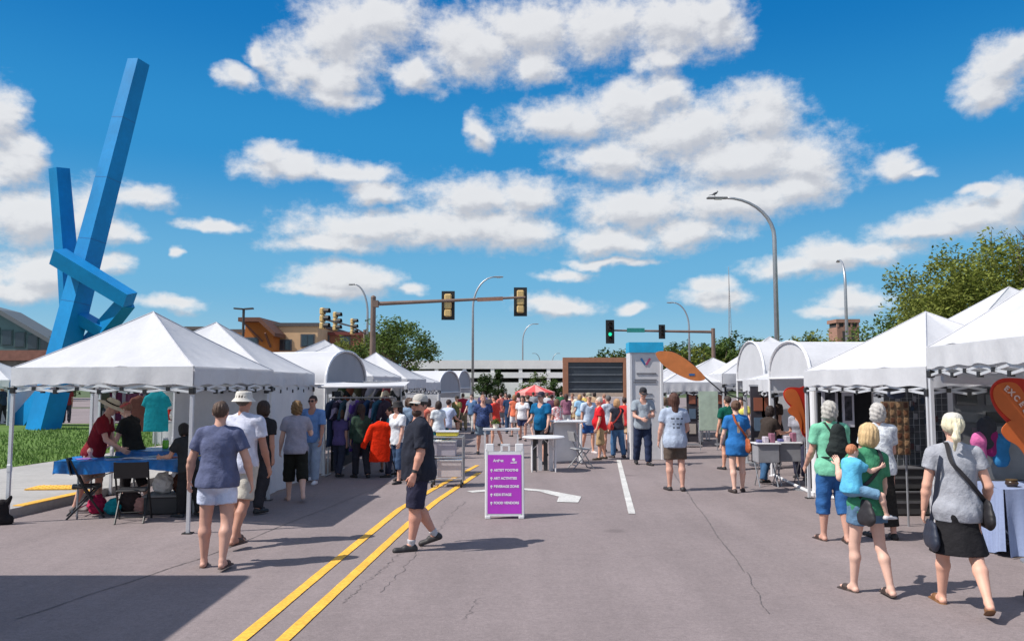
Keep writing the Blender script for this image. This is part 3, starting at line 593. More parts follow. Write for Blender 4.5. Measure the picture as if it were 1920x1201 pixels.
# ------------------------------------------------------------------ implicit surfaces (people, bags, garments)
class SDF:
    def __init__(s, lo, hi, h):
        s.lo = np.array(lo, float); s.h = h; s.n = np.maximum(4, np.ceil((np.array(hi, float) - s.lo) / h).astype(int) + 1)
        s.ax = [s.lo[i] + h * np.arange(s.n[i]) for i in range(3)]; s.F = np.full(s.n, .25)
    def slab(s, lo, hi):
        sl = []
        for i in range(3):
            a = int(max(0, math.floor((lo[i] - s.lo[i]) / s.h))); b = int(min(s.n[i], math.ceil((hi[i] - s.lo[i]) / s.h) + 1))
            if b <= a: return None, None
            sl.append(slice(a, b))
        return tuple(sl), np.meshgrid(*[s.ax[i][sl[i]] for i in range(3)], indexing='ij', sparse=True)
    def _mix(s, sl, d, k, sub):
        f = s.F[sl]
        if sub: d = -d; hh = np.maximum(k - np.abs(f - d), 0) / k if k else 0; s.F[sl] = np.maximum(f, d) + (hh * hh * k * .25 if k else 0)
        else: hh = np.maximum(k - np.abs(f - d), 0) / k if k else 0; s.F[sl] = np.minimum(f, d) - (hh * hh * k * .25 if k else 0)
    def cone(s, a, b, r1, r2, k=.03, flat=None, fs=1, cap=False, sub=False, capa=False):
        a = np.array(a, float); b = np.array(b, float); r = max(r1, r2) + k + 2.5 * s.h
        sl, g_ = s.slab(np.minimum(a, b) - r, np.maximum(a, b) + r)
        if sl is None: return s
        ab = b - a; L2 = max(ab.dot(ab), 1e-9); px, py, pz = g_[0] - a[0], g_[1] - a[1], g_[2] - a[2]
        tr = (px * ab[0] + py * ab[1] + pz * ab[2]) / L2; t = np.clip(tr, 0, 1)
        vx, vy, vz = px - t * ab[0], py - t * ab[1], pz - t * ab[2]
        if flat is not None:
            f = np.array(flat, float); f /= np.linalg.norm(f); q = (vx * f[0] + vy * f[1] + vz * f[2]) * (1 / fs - 1); vx = vx + q * f[0]; vy = vy + q * f[1]; vz = vz + q * f[2]
        d = np.sqrt(vx * vx + vy * vy + vz * vz) - (r1 + (r2 - r1) * t)
        if cap: d = np.maximum(d, (tr - 1) * math.sqrt(L2))
        if capa: d = np.maximum(d, (-tr) * math.sqrt(L2))
        s._mix(sl, d, k, sub); return s
    def ell(s, c, r, k=.02, rot=None, sub=False):
        c = np.array(c, float); r = np.array(r, float); R0 = r.max() + k + 2.5 * s.h
        sl, g_ = s.slab(c - R0, c + R0)
        if sl is None: return s
        p = [g_[0] - c[0], g_[1] - c[1], g_[2] - c[2]]
        if rot is not None: p = [p[0] * rot[0][i] + p[1] * rot[1][i] + p[2] * rot[2][i] for i in range(3)]
        q = np.sqrt((p[0] / r[0]) ** 2 + (p[1] / r[1]) ** 2 + (p[2] / r[2]) ** 2)
        d = (q - 1) * r.min() * (1 if r.max() / r.min() < 2 else 1)
        s._mix(sl, d, k, sub); return s
    def plane(s, p, n):               # keep the side opposite to n
        n = np.array(n, float); n /= np.linalg.norm(n); g_ = np.meshgrid(*s.ax, indexing='ij', sparse=True)
        d = (g_[0] - p[0]) * n[0] + (g_[1] - p[1]) * n[1] + (g_[2] - p[2]) * n[2]; s.F = np.maximum(s.F, d); return s
    def folds(s, amp, seed=0, sc_=1.0, vert=.45):
        g_ = np.meshgrid(*s.ax, indexing='ij', sparse=True); x, y, z = [q * sc_ for q in g_]; z = z * vert; ph = seed * 1.7
        wx = .03 * np.sin(31 * z + ph) + .02 * np.sin(17 * y + ph)
        s.F = s.F + amp * (np.sin(44 * (x + wx) + 9 * z + ph) * np.cos(38 * y - 22 * z + ph) * .6 + .4 * np.sin(70 * (y + wx) + 50 * z + 33 * x + ph * 2) + .5 * np.sin(28 * z * 2.2 + 14 * x + 12 * y + ph))
        return s
    def mesh(s):
        F_ = s.F.copy(); F_[0] = F_[-1] = .1; F_[:, 0] = F_[:, -1] = .1; F_[:, :, 0] = F_[:, :, -1] = .1
        S = F_ < 0; nx, ny, nz = F_.shape; sh = (nx - 1, ny - 1, nz - 1)
        cor = [(i, j, k) for i in (0, 1) for j in (0, 1) for k in (0, 1)]
        sub = lambda A, c: A[c[0]:c[0] + sh[0], c[1]:c[1] + sh[1], c[2]:c[2] + sh[2]]
        cnt = sum(sub(S, c).astype(np.int8) for c in cor); act = (cnt > 0) & (cnt < 8)
        ii = np.argwhere(act); idx = np.full(sh, -1, int); idx[act] = np.arange(len(ii))
        if len(ii) == 0: return np.zeros((0, 3)), np.zeros((0, 4), int)
        P = np.zeros((len(ii), 3)); C_ = np.zeros(len(ii))
        val = {c: F_[ii[:, 0] + c[0], ii[:, 1] + c[1], ii[:, 2] + c[2]] for c in cor}
        for c in cor:
            for a in range(3):
                if c[a] == 0:
                    e = list(c); e[a] = 1; e = tuple(e); v0, v1 = val[c], val[e]; cr_ = (v0 < 0) != (v1 < 0)
                    t = np.where(cr_, v0 / np.where(cr_, v0 - v1, 1), 0); q = np.tile(np.array(c, float), (len(ii), 1)); q[:, a] += t
                    P += q * cr_[:, None]; C_ += cr_
        V = s.lo + s.h * (ii + P / C_[:, None]); Q = []
        for a in range(3):
            b, c = (a + 1) % 3, (a + 2) % 3
            A0 = np.take(S, range(S.shape[a] - 1), a); A1 = np.take(S, range(1, S.shape[a]), a); E = np.argwhere(A0 != A1)
            E = E[(E[:, b] > 0) & (E[:, c] > 0) & (E[:, b] < S.shape[b] - 1) & (E[:, c] < S.shape[c] - 1)]
            if len(E) == 0: continue
            def gi_(db, dc):
                q = E.copy(); q[:, b] -= db; q[:, c] -= dc; return idx[q[:, 0], q[:, 1], q[:, 2]]
            q = np.stack([gi_(1, 1), gi_(0, 1), gi_(0, 0), gi_(1, 0)], 1); fl = S[E[:, 0], E[:, 1], E[:, 2]]
            q[~fl] = q[~fl][:, ::-1]; Q.append(q)
        Q = np.concatenate(Q); return V, Q[(Q >= 0).all(1)]
def np_obj(name, parts, mats, parent=None, loc=None, rz=0):
    """parts: list of (V, Q, material index or array)"""
    parts = [p for p in parts if len(p[0])]
    if not parts: return None
    off = 0; V = []; Q = []; M_ = []
    for (v, q, mi) in parts: V.append(v); Q.append(q + off); off += len(v); M_.append(np.full(len(q), mi) if np.isscalar(mi) else mi)
    V = np.concatenate(V); Q = np.concatenate(Q); M_ = np.concatenate(M_)
    me = bpy.data.meshes.new(name); me.vertices.add(len(V)); me.vertices.foreach_set('co', V.astype(np.float32).ravel())
    me.loops.add(Q.size); me.loops.foreach_set('vertex_index', Q.astype(np.int32).ravel()); me.polygons.add(len(Q)); me.polygons.foreach_set('loop_start', np.arange(0, Q.size, 4, dtype=np.int32))
    for m in mats: me.materials.append(m)
    me.polygons.foreach_set('material_index', M_.astype(np.int32)); me.polygons.foreach_set('use_smooth', np.ones(len(Q), bool)); me.update(calc_edges=True); me.validate()
    o = bpy.data.objects.new(name, me); col.objects.link(o)
    if parent is not None: o.parent = parent
    if loc is not None: o.location = loc
    o.rotation_euler.z = rz
    return o
def X4(V, M): M = np.array(M); return V @ M[:3, :3].T + M[:3, 3]
# hand template: wrist at origin, fingers down -z, thumb towards +y, palm faces -x  (mirror for the left hand)
def hand_template(curl=.5, h=.0045):
    s = SDF((-.06, -.06, -.21), (.05, .085, .03), h)
    s.cone((0, 0, .02), (0, 0, -.02), .024, .026, .01, (1, 0, 0), .75)
    for y in (-.026, -.009, .009, .026): s.cone((0, y * .6, -.02), (0, y, -.088), .019, .0145, .012, (1, 0, 0), .75)
    for y, l in ((.030, .066), (.010, .074), (-.010, .069), (-.029, .053)):
        a = np.array((0, y, -.086)); d1 = np.array((-math.sin(curl * .7), y * .8, -math.cos(curl * .7))); b = a + d1 * l * .5; d2 = np.array((-math.sin(curl * 1.7), y * .5, -math.cos(curl * 1.7))); c = b + d2 * l * .5
        s.cone(a, b, .0095, .0085, .004); s.cone(b, c, .0085, .0068, .003)
    s.cone((0, .018, -.03), (-.010, .048, -.062), .014, .0105, .008); s.cone((-.010, .048, -.062), (-.022, .058, -.092), .010, .008, .004)
    return s.mesh()
HAND = hand_template(); HANDG = hand_template(1.05); HANDF = hand_template(.5, .011)
def head_template(h=.006):
    s = SDF((-.13, -.14, -.16), (.13, .16, .15), h)
    s.ell((0, -.014, .026), (.077, .094, .090)); s.ell((0, .022, -.028), (.060, .072, .086), .03); s.ell((0, .048, -.09), (.034, .032, .024), .035)
    s.ell((0, .078, .030), (.055, .016, .012), .02); s.cone((0, .092, .010), (0, .113, -.022), .007, .011, .012); s.ell((-.011, .102, -.026), (.008, .01, .007), .006); s.ell((.011, .102, -.026), (.008, .01, .007), .006)
    for x in (-1, 1):
        s.ell((x * .030, .092, .008), (.017, .016, .012), .012, sub=True); s.ell((x * .030, .077, .008), (.0145, .0145, .0145), .002); s.ell((x * .040, .062, -.025), (.02, .02, .022), .02)
        s.ell((x * .078, -.008, -.004), (.010, .020, .032), .008); s.ell((x * .088, -.002, -.002), (.006, .011, .020), .004, sub=True)
    s.ell((0, .094, -.054), (.024, .010, .006), .004); s.ell((0, .092, -.063), (.020, .010, .006), .004)
    V, Q = s.mesh(); c = V[Q].mean(1); mi = np.zeros(len(Q), int)
    lips = (np.abs(c[:, 0]) < .024) & (c[:, 2] < -.047) & (c[:, 2] > -.07) & (c[:, 1] > .094); mi[lips] = 1
    for x in (-1, 1):
        e = np.sqrt((c[:, 0] - x * .030) ** 2 + (c[:, 1] - .077) ** 2 + (c[:, 2] - .008) ** 2) < .0165; e &= (np.abs(c[:, 2] - .008) < .0075) & (c[:, 1] > .08); mi[e] = 2
        mi[e & (np.abs(c[:, 0] - x * .030) < .006)] = 3
        br = (np.abs(c[:, 0] - x * .031) < .019) & (c[:, 2] > .026) & (c[:, 2] < .036) & (c[:, 1] > .07); mi[br] = 4
    return V, Q, mi
HEAD = head_template(); HEADF = head_template(.013)
def skin(c=(214, 160, 135)): return mat('skin', c, .55, var=.07, scale=12, srgb=True, spec=.4)
LIP = mat('lips', (.42, .16, .13), .5, var=.02); EYEW = mat('eye_white', (.7, .68, .65), .2, var=.01); EYEB = mat('eye_dark', (.02, .015, .01), .15, var=.01)
def hairmat(c): return mat('hair', c, .6, var=.3, scale=30, bump=.45, bscale=110, spec=.4, srgb=True, stretch=(1, 1, .18))
def rotX(a): return Matrix.Rotation(a, 3, 'X')
class O: pass
def person(px, py, ph, face, label, **K):
    """feet pixel, head-top pixel row; face in degrees: 0 walks away, 180 towards us, 90 looks left, -90 looks right"""
    g0 = K.get('pos') or G(px, py); H = K.get('H') or at(px, ph, g0.y).z
    def k(n, d): return K.get(n, d)
    u = H / 1.75; far = g0.y > 21.5; h = k('vox', .0125 if g0.y < 11 else (.016 if g0.y < 16 else .022)) if not far else .028
    gth = k('girth', 1.0); lg = 1 + (gth - 1) * .6; fem = k('fem', False); seat = k('sit', False)
    lean = R(k('lean', 3)); T = np.array((math.sin(R(k('side', 0))), math.sin(lean), math.cos(lean) * math.cos(R(k('side', 0)))))
    legs = k('legs', ((8, 6), (-10, 10)))           # per side (left, right): hip pitch forward, knee bend
    hz = .525 * H; Pv = np.array((0, 0, hz)); J = []
    for s, (hp, kb) in zip((-1, 1), [l[:2] for l in legs]):
        ab = R((legs[0] if s < 0 else legs[1])[2] if len(legs[0]) > 2 else 2)
        hip = Pv + np.array((s * .052 * H, 0, -.01 * H)); a = R(hp); kn = hip + .243 * H * np.array((s * math.sin(ab), math.sin(a), -math.cos(a))); b = R(hp - kb)
        an = kn + .235 * H * np.array((0, math.sin(b), -math.cos(b))); fa = R(max(0, kb - hp) * .55 if kb > 25 else 0); fd = np.array((s * .18, math.cos(fa), -math.sin(fa))); hl = an + np.array((0, -.03 * u, -.045 * u)); hl[1:] = an[1:] + np.array((-.03 * math.cos(fa) - .04 * math.sin(fa), -.04 * math.cos(fa) + .03 * math.sin(fa))) * u
        toe = hl + fd * .185 * u; J.append((hip, kn, an, hl, toe))
    mz = min(min(j[3][2], j[4][2]) for j in J) - .028 * u
    if seat: mz = min(min(j[3][2], j[4][2]) for j in J) - .028 * u
    dz = np.array((0, 0, -mz)); J = [tuple(p + dz for p in j) for j in J]; Pv = Pv + dz
    ft = [(j[3] + j[4]) / 2 for j in J]
    D = np.array((0., 1, 0)); D = D - T * D.dot(T); D /= np.linalg.norm(D); Xa = np.cross(D, T); 
    waist = Pv + T * .075 * H; chest = Pv + T * .205 * H; shc = Pv + T * .288 * H; nk = Pv + T * .312 * H
    hp_ = R(k('nod', 0)) + lean * .6; hy = R(k('turn', 0)); Hf = np.array((math.sin(hy) * -1 * math.cos(-hp_), math.cos(hy) * math.cos(hp_), -math.sin(hp_))); Hr = np.cross(Hf, (0, 0, 1)); Hr /= np.linalg.norm(Hr); Hu = np.cross(Hr, Hf)
    hc = nk + T * .022 * H + Hu * .076 * H; hu = u * k('head', 1.0); HM = np.eye(4); HM[:3, 0] = Hr * hu; HM[:3, 1] = Hf * hu; HM[:3, 2] = Hu * hu; HM[:3, 3] = hc
    shw = (.093 if fem else .103) * H * (1 + (gth - 1) * .5); ARM = []
    arms = k('arms', ((8, 8, 12), (-6, 8, 10)))     # per side: upper pitch, outward, elbow bend (, inward turn of forearm)
    for s, am in zip((-1, 1), arms):
        sh = shc + Xa * s * shw - T * .012 * H; p, o_, e = R(am[0]), R(am[1] * .75 + (gth - 1) * 18), R(am[2]); inn = R(am[3]) if len(am) > 3 else 0
        d1 = np.array((s * math.sin(o_), math.sin(p) * math.cos(o_), -math.cos(p) * math.cos(o_))); d2 = np.array((s * math.sin(o_ * .4 - inn), math.sin(p + e) * math.cos(o_ * .4 - inn), -math.cos(p + e) * math.cos(o_ * .4 - inn)))
        el_ = sh + d1 * .168 * H; wr = el_ + d2 * .140 * H; ARM.append((sh, el_, wr, d1, d2))
    pts = np.array([p for j in J for p in j] + [a[i] for a in ARM for i in range(3)] + [hc + Hu * .1 * u, Pv, shc]); pad = .2 * u * gth
    lo = pts.min(0) - pad; hi = pts.max(0) + pad; lo[2] = -.03
    rt = k('rt', 1.0)
    def torso(s, off, low=True, kk=.05):
        f = D; w_ = .118 * u * gth * (.95 if fem else 1); b_ = k('belly', 0) * u
        s.cone(Pv + Xa * .045 * H, Pv - Xa * .045 * H, (.098 if not fem else .104) * u * gth + off, (.098 if not fem else .104) * u * gth + off, kk, f, .92) if low else None
        s.cone(Pv + T * .02 * H, waist, .128 * u * gth + off, (.112 if fem else .122) * u * gth + off, kk, f, .82); s.cone(waist, chest, (.112 if fem else .122) * u * gth + off, w_ * 1.12 + off, kk, f, .78)
        s.cone(chest + Xa * .035 * H, shc + Xa * shw * .55 - T * .02 * H, .088 * u * gth + off, .066 * u * lg + off, kk, f, .95); s.cone(chest - Xa * .035 * H, shc - Xa * shw * .55 - T * .02 * H, .088 * u * gth + off, .066 * u * lg + off, kk, f, .95)
        s.cone(shc + Xa * shw * .85 - T * .012 * H, shc - Xa * shw * .85 - T * .012 * H, .050 * u * lg + off, .050 * u * lg + off, .05)
        s.cone(shc + Xa * shw * .3, nk + T * .01 * H, .045 * u + off * .6, .045 * u + off * .3, .04); s.cone(shc - Xa * shw * .3, nk + T * .01 * H, .045 * u + off * .6, .045 * u + off * .3, .04)
        if b_: s.ell(waist + D * (.05 * u + b_ * .5) + T * .01, (.12 * u * gth + off, .10 * u + b_ + off, .14 * u + off), .06)
        if fem:
            for q in (-1, 1): s.ell(chest + D * .085 * u * gth + Xa * q * .06 * u, (.058 * u + off, .052 * u + off, .06 * u + off), .05)
        s.ell(Pv - D * .06 * u - T * .02 * H, (.13 * u * gth + off, .09 * u * gth + off, .1 * u + off), .05) if low else None
    def arm(s, i, off, t0=0, t1=1.0, cap=False, kk=.02, fore=0):
        sh, el_, wr, d1, d2 = ARM[i]; e = sh + (el_ - sh) * t1
        s.cone(sh, e, .049 * u * lg + off, (.049 - .011 * t1) * u * lg + off * (1 + .35 * cap), kk, cap=cap and fore == 0)
        if fore: s.cone(el_, el_ + (wr - el_) * fore, .039 * u * lg + off, (.038 - .012 * fore) * u * lg + off, kk, cap=True)
    SK = skin(k('skin', (214, 160, 135))); parts = []
    B = SDF(lo, hi, h); torso(B, 0); B.cone(nk - T * .03 * u, hc - Hu * .03 * u, .056 * u * (1 + (gth - 1) * .4), .05 * u, .03)
    for i in (0, 1):
        arm(B, i, 0, kk=.025); sh, el_, wr, d1, d2 = ARM[i]; m_ = el_ + (wr - el_) * .3
        B.cone(el_, m_, .038 * u * lg, .040 * u * lg, .015); B.cone(m_, wr, .040 * u * lg, .025 * u, .015)
        hip, kn, an, hl, toe = J[i]; th = .085 * u * lg * k('thigh', 1)
        B.cone(hip, kn, th, .053 * u * lg, .04); c_ = kn + (an - kn) * .28 + np.array((0, -.016, 0)) * u
        B.cone(kn, c_, .051 * u * lg, .056 * u * lg, .02); B.cone(c_, an, .056 * u * lg, .032 * u, .02); B.cone(hl, an, .030 * u, .032 * u, .02); B.cone(hl, toe, .028 * u, .024 * u, .02, (0, 0, 1), .75); B.cone(an, hl + (toe - hl) * .6, .03 * u, .026 * u, .02)
    V, Q = B.mesh(); parts.append((V, Q, 0))
    hv, hq, hm = HEADF if far else HEAD; parts.append((X4(hv, HM), hq, hm))
    for i, s in ((0, -1), (1, 1)):
        sh, el_, wr, d1, d2 = ARM[i]; tv, tq = (HANDF if far else (HANDG if k('grip', (0, 0))[i] else HAND)); tv = tv.copy(); tq = tq.copy()
        if s < 0: tv[:, 0] *= -1; tq = tq[:, ::-1]
        z = -d2; y = np.array((0., 1, 0)) if abs(d2[1]) < .8 else np.array((0., 0, 1)); y = y - z * y.dot(z); y /= np.linalg.norm(y); x = np.cross(y, z); M = np.eye(4)
        su = u * (.93 if fem else 1.02); M[:3, 0] = x * su; M[:3, 1] = y * su; M[:3, 2] = z * su; M[:3, 3] = wr; parts.append((X4(tv, M), tq, 0))
    hcol = k('hair', (70, 50, 38)); HMt = hairmat(hcol)
    root = np_obj('person', parts, [SK, LIP, EYEW, EYEB, HMt], None, (g0.x, g0.y, k('z', 0)), R(face)); tag(root, label, 'person', k('group', None))
    me = {}
    # --- hair
    st = k('style', 'short'); s = SDF((-.19, -.26, -.38), (.19, .19, .16), .008 if not far else .016)
    if st != 'bald':
        t_ = {'short': .006, 'crop': .003}.get(st, .014); s.ell((0, -.018, .030), (.079 + t_, .096 + t_, .092 + t_), .001)
        if st in ('bob', 'long', 'curly', 'fluffy'):
            s.ell((0, -.035, -.035), (.094, .085, .10), .03); s.ell((-.07, .0, -.05), (.026, .05, .07), .02); s.ell((.07, .0, -.05), (.026, .05, .07), .02)
        if st == 'long': s.cone((0, -.06, 0), (0, -.085, -.24), .075, .055, .03, (0, 1, 0), .6)
        if st == 'pony': s.ell((0, -.12, .015), (.028, .03, .028), .02); s.cone((0, -.13, .005), (-.02, -.155, -.09), .024, .036, .02); s.cone((-.02, -.155, -.09), (-.025, -.13, -.20), .036, .010, .02)
        if st == 'bun': s.ell((0, -.10, .075), (.04, .04, .04), .01)
        s.ell((0, .105, -.045), (.066, .09, .10) if st != 'fluffy' else (.06, .09, .09), .004, sub=True)
        if st in ('short', 'crop', 'pony', 'bun'): s.cone((-.2, .0, -.075), (.2, .0, -.075), .052, .052, .004, sub=True); s.ell((0, -.1, -.11), (.12, .06, .06), .004, sub=True)
        gx, gy, gz = np.meshgrid(*s.ax, indexing='ij', sparse=True)
        if st in ('curly', 'fluffy'): s.F = s.F + (.006 if st == 'curly' else .0045) * (np.sin(95 * gx + 40 * gy + px) * np.sin(88 * gy - 35 * gz + 1) + np.sin(102 * gz + 60 * gx + px) * .7)
        else: th_ = np.arctan2(gx, gy + .02 - (.0 if st != 'pony' else 0)); s.F = s.F + .0028 * np.sin(th_ * 17 + gz * 14 + px) + .002 * np.sin(th_ * 41 - gz * 30 + 12 * gx) + .0015 * np.sin(70 * gz + 30 * gx)
        V, Q = s.mesh(); np_obj('hair', [(X4(V, HM), Q, 0)], [HMt], root)
    if k('beard', None):
        s = SDF((-.1, -.05, -.2), (.1, .16, .02), .008 if not far else .014); s.ell((0, .045, -.085), (.06, .055, .05), .01); s.ell((0, .095, -.052), (.03, .012, .014), .01, sub=True); V, Q = s.mesh(); np_obj('beard', [(X4(V, HM), Q, 0)], [hairmat(k('beard', None))], root)
    if k('glasses', False):
        b = MB()
        for q in (-1, 1): b.box((q * .033, .103, .008), (.05, .012, .034), bev=.005); b.beam((q * .058, .1, .012), (q * .085, -.01, .01), .005)
        o = b.build('sunglasses', BLACKP, root); 
        for v in o.data.vertices: v.co = Vector(X4(np.array([v.co]), HM)[0])
    # --- hat
    hat = k('hat', None)
    if hat:
        ty, hcl = hat[:2]; b = MB(); Mh = Matrix([list(r_) for r_ in HM])
        dome = [(.128 * 1.0, 0), (.103, .012), (.098, .045), (.086, .075), (.060, .094), (.03, .103), (0, .105)]
        if ty == 'cap' or ty == 'visor':
            dm = [(.097, .012), (.098, .035), (.092, .062), (.074, .088), (.045, .103), (.0, .108)] if ty == 'cap' else [(.099, .012), (.1, .05)]
            b.lathe(dm, 20, (0, -.014, .032), Mh, .88, 1.04)
            b.grid(lambda a, c: Mh @ Vector((.078 * math.sin((a - .5) * math.pi * .95) * (1 + .03 * c), .062 + c * .095 * math.cos((a - .5) * math.pi * .85) + .02, .048 - .025 * c - .012 * abs(a - .5) * 2)), 12, 4)
        elif ty == 'bucket': b.lathe([(.145, -.035), (.135, -.022), (.103, .012), (.098, .06), (.085, .083), (0, .09)], 22, (0, -.01, .03), Mh, .92, 1.05)
        elif ty == 'straw':
            b.lathe([(.205, -.018), (.20, -.012), (.15, .006), (.106, .01), (.1, .02), (.096, .075), (.08, .098), (.03, .104), (0, .1)], 28, (0, -.01, .035), Mh, .94, 1.04)
        if k('backcap', False):
            pass
        ho = b.build('hat', mat('hat_cloth', hcl, .85, var=.1, scale=20, bump=.4, bscale=60, srgb=True), root, smooth=True)
        if ty == 'straw':
            MB().lathe([(.102, .02), (.1025, .042)], 28, (0, -.01, .035), Mh, .95, 1.05).build('hat_band', cloth((40, 32, 30)), ho, smooth=True)
    # --- top
    top = k('top', ('tee', (90, 100, 120))); ty, c_ = top[:2]; hemz = {'tee': -.055, 'tank': -.05, 'dress': -.2, 'coat': -.26}.get(ty, -.055) * H + k('hem', 0)
    s = SDF(lo, hi, h); o_ = .016 * u + h * .35; torso(s, o_, kk=.05); hem = Pv + T * hemz
    hw = k('hemw', 1.0)
    s.cone(chest, hem, .118 * u * gth + o_, .150 * u * gth * hw + o_, .05, D, .86 + k('belly', 0) * 1.1)
    if hemz < -.1 * H:
        for i in (0, 1): s.cone(J[i][0], J[i][1], .1 * u * lg + o_, .09 * u * lg + o_, .05)
    sl = k('sleeve', .62 if ty != 'tank' else .12)
    for i in (0, 1): arm(s, i, o_ * 1.15, t1=min(sl, 1), cap=True, kk=.02, fore=max(0, sl - 1))
    s.folds(.0062 * u if not far else .0035, int(px) % 17, 1 / u)
    s.plane(hem, -T + np.array((0, .02, 0)));
    ncut = nk + T * (-.012 if ty != 'tank' else -.035) * H + D * .05 * u; s.cone(ncut + T * .2, ncut - T * .012 * H, .10 * u, .072 * u, .002, sub=True)
    V, Q = s.mesh(); mats = [cloth(c_)]; mi = 0
    if k('pattern', None): mats.append(cloth(k('pattern', None))); ce = V[Q].mean(1); mi = ((np.sin(ce[:, 0] * 55 + np.sin(ce[:, 2] * 40) * 2) * np.sin(ce[:, 2] * 48 + ce[:, 1] * 30)) > .25).astype(int)
    if k('stripe', None): mats.append(cloth(k('stripe', None))); ce = V[Q].mean(1); mi = (((ce[:, 2] * 26) % 1) > .6).astype(int)
    if k('print', None):
        c3, bands = k('print', None); mats.append(cloth(c3)); ce = V[Q].mean(1); r_ = (ce - chest) @ T; mi = np.zeros(len(Q), int)
        for (z0, z1, hw_, fq) in bands: mi |= ((ce[:, 1] < chest[1]) & (np.abs(ce[:, 0]) < hw_) & (r_ > z0) & (r_ < z1) & (np.sin(ce[:, 0] * fq) > -.6)).astype(int)
    np_obj({'tee': 'shirt', 'tank': 'tank_top', 'dress': 'dress', 'coat': 'coat', 'shirt': 'shirt'}.get(ty, 'shirt'), [(V, Q, mi)], mats, root)
    # --- bottom
    bot = k('bot', ('shorts', (60, 60, 70))); ty, c_ = bot[:2]; ln = bot[2] if len(bot) > 2 else {'shorts': .75, 'pants': 2, 'capri': 1.45, 'skirt': .95, 'long_skirt': 1.6}[ty]
    o2 = .008 * u + h * .3
    if ty in ('shorts', 'pants', 'capri'):
        s = SDF(lo, hi, h); s.cone(Pv + Xa * .045 * H, Pv - Xa * .045 * H, .100 * u * gth + o2, .100 * u * gth + o2, .04, D, .92); s.cone(Pv, waist - T * .03 * H, .128 * u * gth + o2, .122 * u * gth + o2, .04, D, .82); s.ell(Pv - D * .06 * u - T * .02 * H, (.13 * u * gth + o2, .09 * u * gth + o2, .1 * u + o2), .05)
        for i in (0, 1):
            hip, kn, an, hl, toe = J[i]; ez = k('ease', 1.0); t = min(ln, 1); e = hip + (kn - hip) * t; th = .085 * u * lg * k('thigh', 1)
            lw = (.018 if ty != 'shorts' else .026) * u * ez; s.cone(hip, e, th + o2 + lw * .5, th + (.053 * u * lg - th) * t + o2 + lw, .03, cap=ln <= 1)
            if ln > 1: e2 = kn + (an - kn) * (ln - 1) * .98; s.cone(kn, e2, .053 * u * lg + o2 + lw, (.056 - .016 * (ln - 1)) * u * lg + o2 + lw * 1.1, .03, cap=True)
        s.folds(.004 * u if not far else .002, int(px) % 13 + 3, 1 / u, .7); s.plane(waist - T * .02 * H, T)
        V, Q = s.mesh(); np_obj({'shorts': 'shorts', 'pants': 'trousers', 'capri': 'cropped_trousers'}[ty], [(V, Q, 0)], [cloth(c_)], root)
    else:
        mid = (J[0][1] + J[1][1]) / 2; mida = (J[0][2] + J[1][2]) / 2; e = Pv + (mid - Pv) * min(ln, 1); spread = abs(J[0][1][1] - J[1][1][1]) * .5
        if ln > 1: e = mid + (mida - mid) * (ln - 1); spread = max(spread, abs(J[0][2][1] - J[1][2][1]) * .35)
        e[0] = 0; s = SDF(lo, hi, h); s.cone(waist - T * .02 * H, Pv, .116 * u * gth + o2, .130 * u * gth + o2, .04, D, .85); s.cone(Pv - T * .03 * H, e, .132 * u * gth + o2, .165 * u * gth * k('flare', 1) + o2 + spread * .4, .03, (0, 1, 0), .9, cap=False)
        s.ell(Pv - D * .06 * u - T * .02 * H, (.13 * u * gth + o2, .09 * u * gth + o2, .1 * u + o2), .05); s.folds(.009 * u if not far else .004, int(px) % 13, .55 / u, .12); s.plane(e, (0, 0, -1)); s.plane(waist - T * .02 * H, T)
        V, Q = s.mesh(); np_obj('skirt', [(V, Q, 0)], [cloth(c_)], root)
    # --- shoes
    sc_ = k('shoe', (35, 33, 35)); sandal = k('sandal', False); fv = .009 if g0.y < 14 else .016
    for i in (0, 1):
        hip, kn, an, hl, toe = J[i]; fd = (toe - hl) / np.linalg.norm(toe - hl); dn = np.cross(fd, (1, 0, 0)); dn = dn if dn[2] < 0 else -dn; l_ = np.minimum(hl, toe) - .1; h_ = np.maximum(hl, toe) + .12; s = SDF(l_, h_, fv)
        a_ = hl + fd * .0 + dn * .012 * u; b_ = toe + fd * .02 * u + dn * .010 * u
        if sandal:
            s.cone(a_ + dn * .016 * u, b_ + dn * .016 * u, .040 * u, .044 * u, .004, dn, .28)
            s.cone(hl + fd * .11 * u, hl + fd * .145 * u, .040 * u, .038 * u, .004, dn, .95)
            if not far: s.cone(hl + fd * .11 * u, hl + fd * .145 * u, .026 * u, .026 * u, .001, sub=True)
        else:
            s.cone(a_, b_, .040 * u, .041 * u, .01, dn, .85); s.cone(hl, hl + fd * .10 * u - dn * .01, .041 * u, .038 * u, .02); s.cone(hl, an - (an - hl) * .25, .039 * u, .043 * u, .02, cap=True)
            s.plane(hl + dn * .034 * u, dn)
        V, Q = s.mesh(); np_obj('sandal' if sandal else 'shoe', [(V, Q, 0)], [mat('shoe_leather', sc_, .6, var=.1, srgb=True)], root)
        if k('sock', None) and not sandal:
            q = SDF(np.minimum(hl, an) - .08, an + .16, fv); d_ = (kn - an) / np.linalg.norm(kn - an); q.cone(hl, an, .036 * u, .037 * u, .01); q.cone(an, an + d_ * k('sockh', .06) * u, .037 * u, .042 * u * lg, .01, cap=True); V, Q = q.mesh(); np_obj('sock', [(V, Q, 0)], [cloth(k('sock', None))], root)
    if k('watch', None) is not None:
        sh, el_, wr, d1, d2 = ARM[k('watch', 0)]; MB().tube([tuple(wr - d2 * .045 * u), tuple(wr - d2 * .015 * u)], .032 * u, 12).build('wristwatch', BLACKP, root)
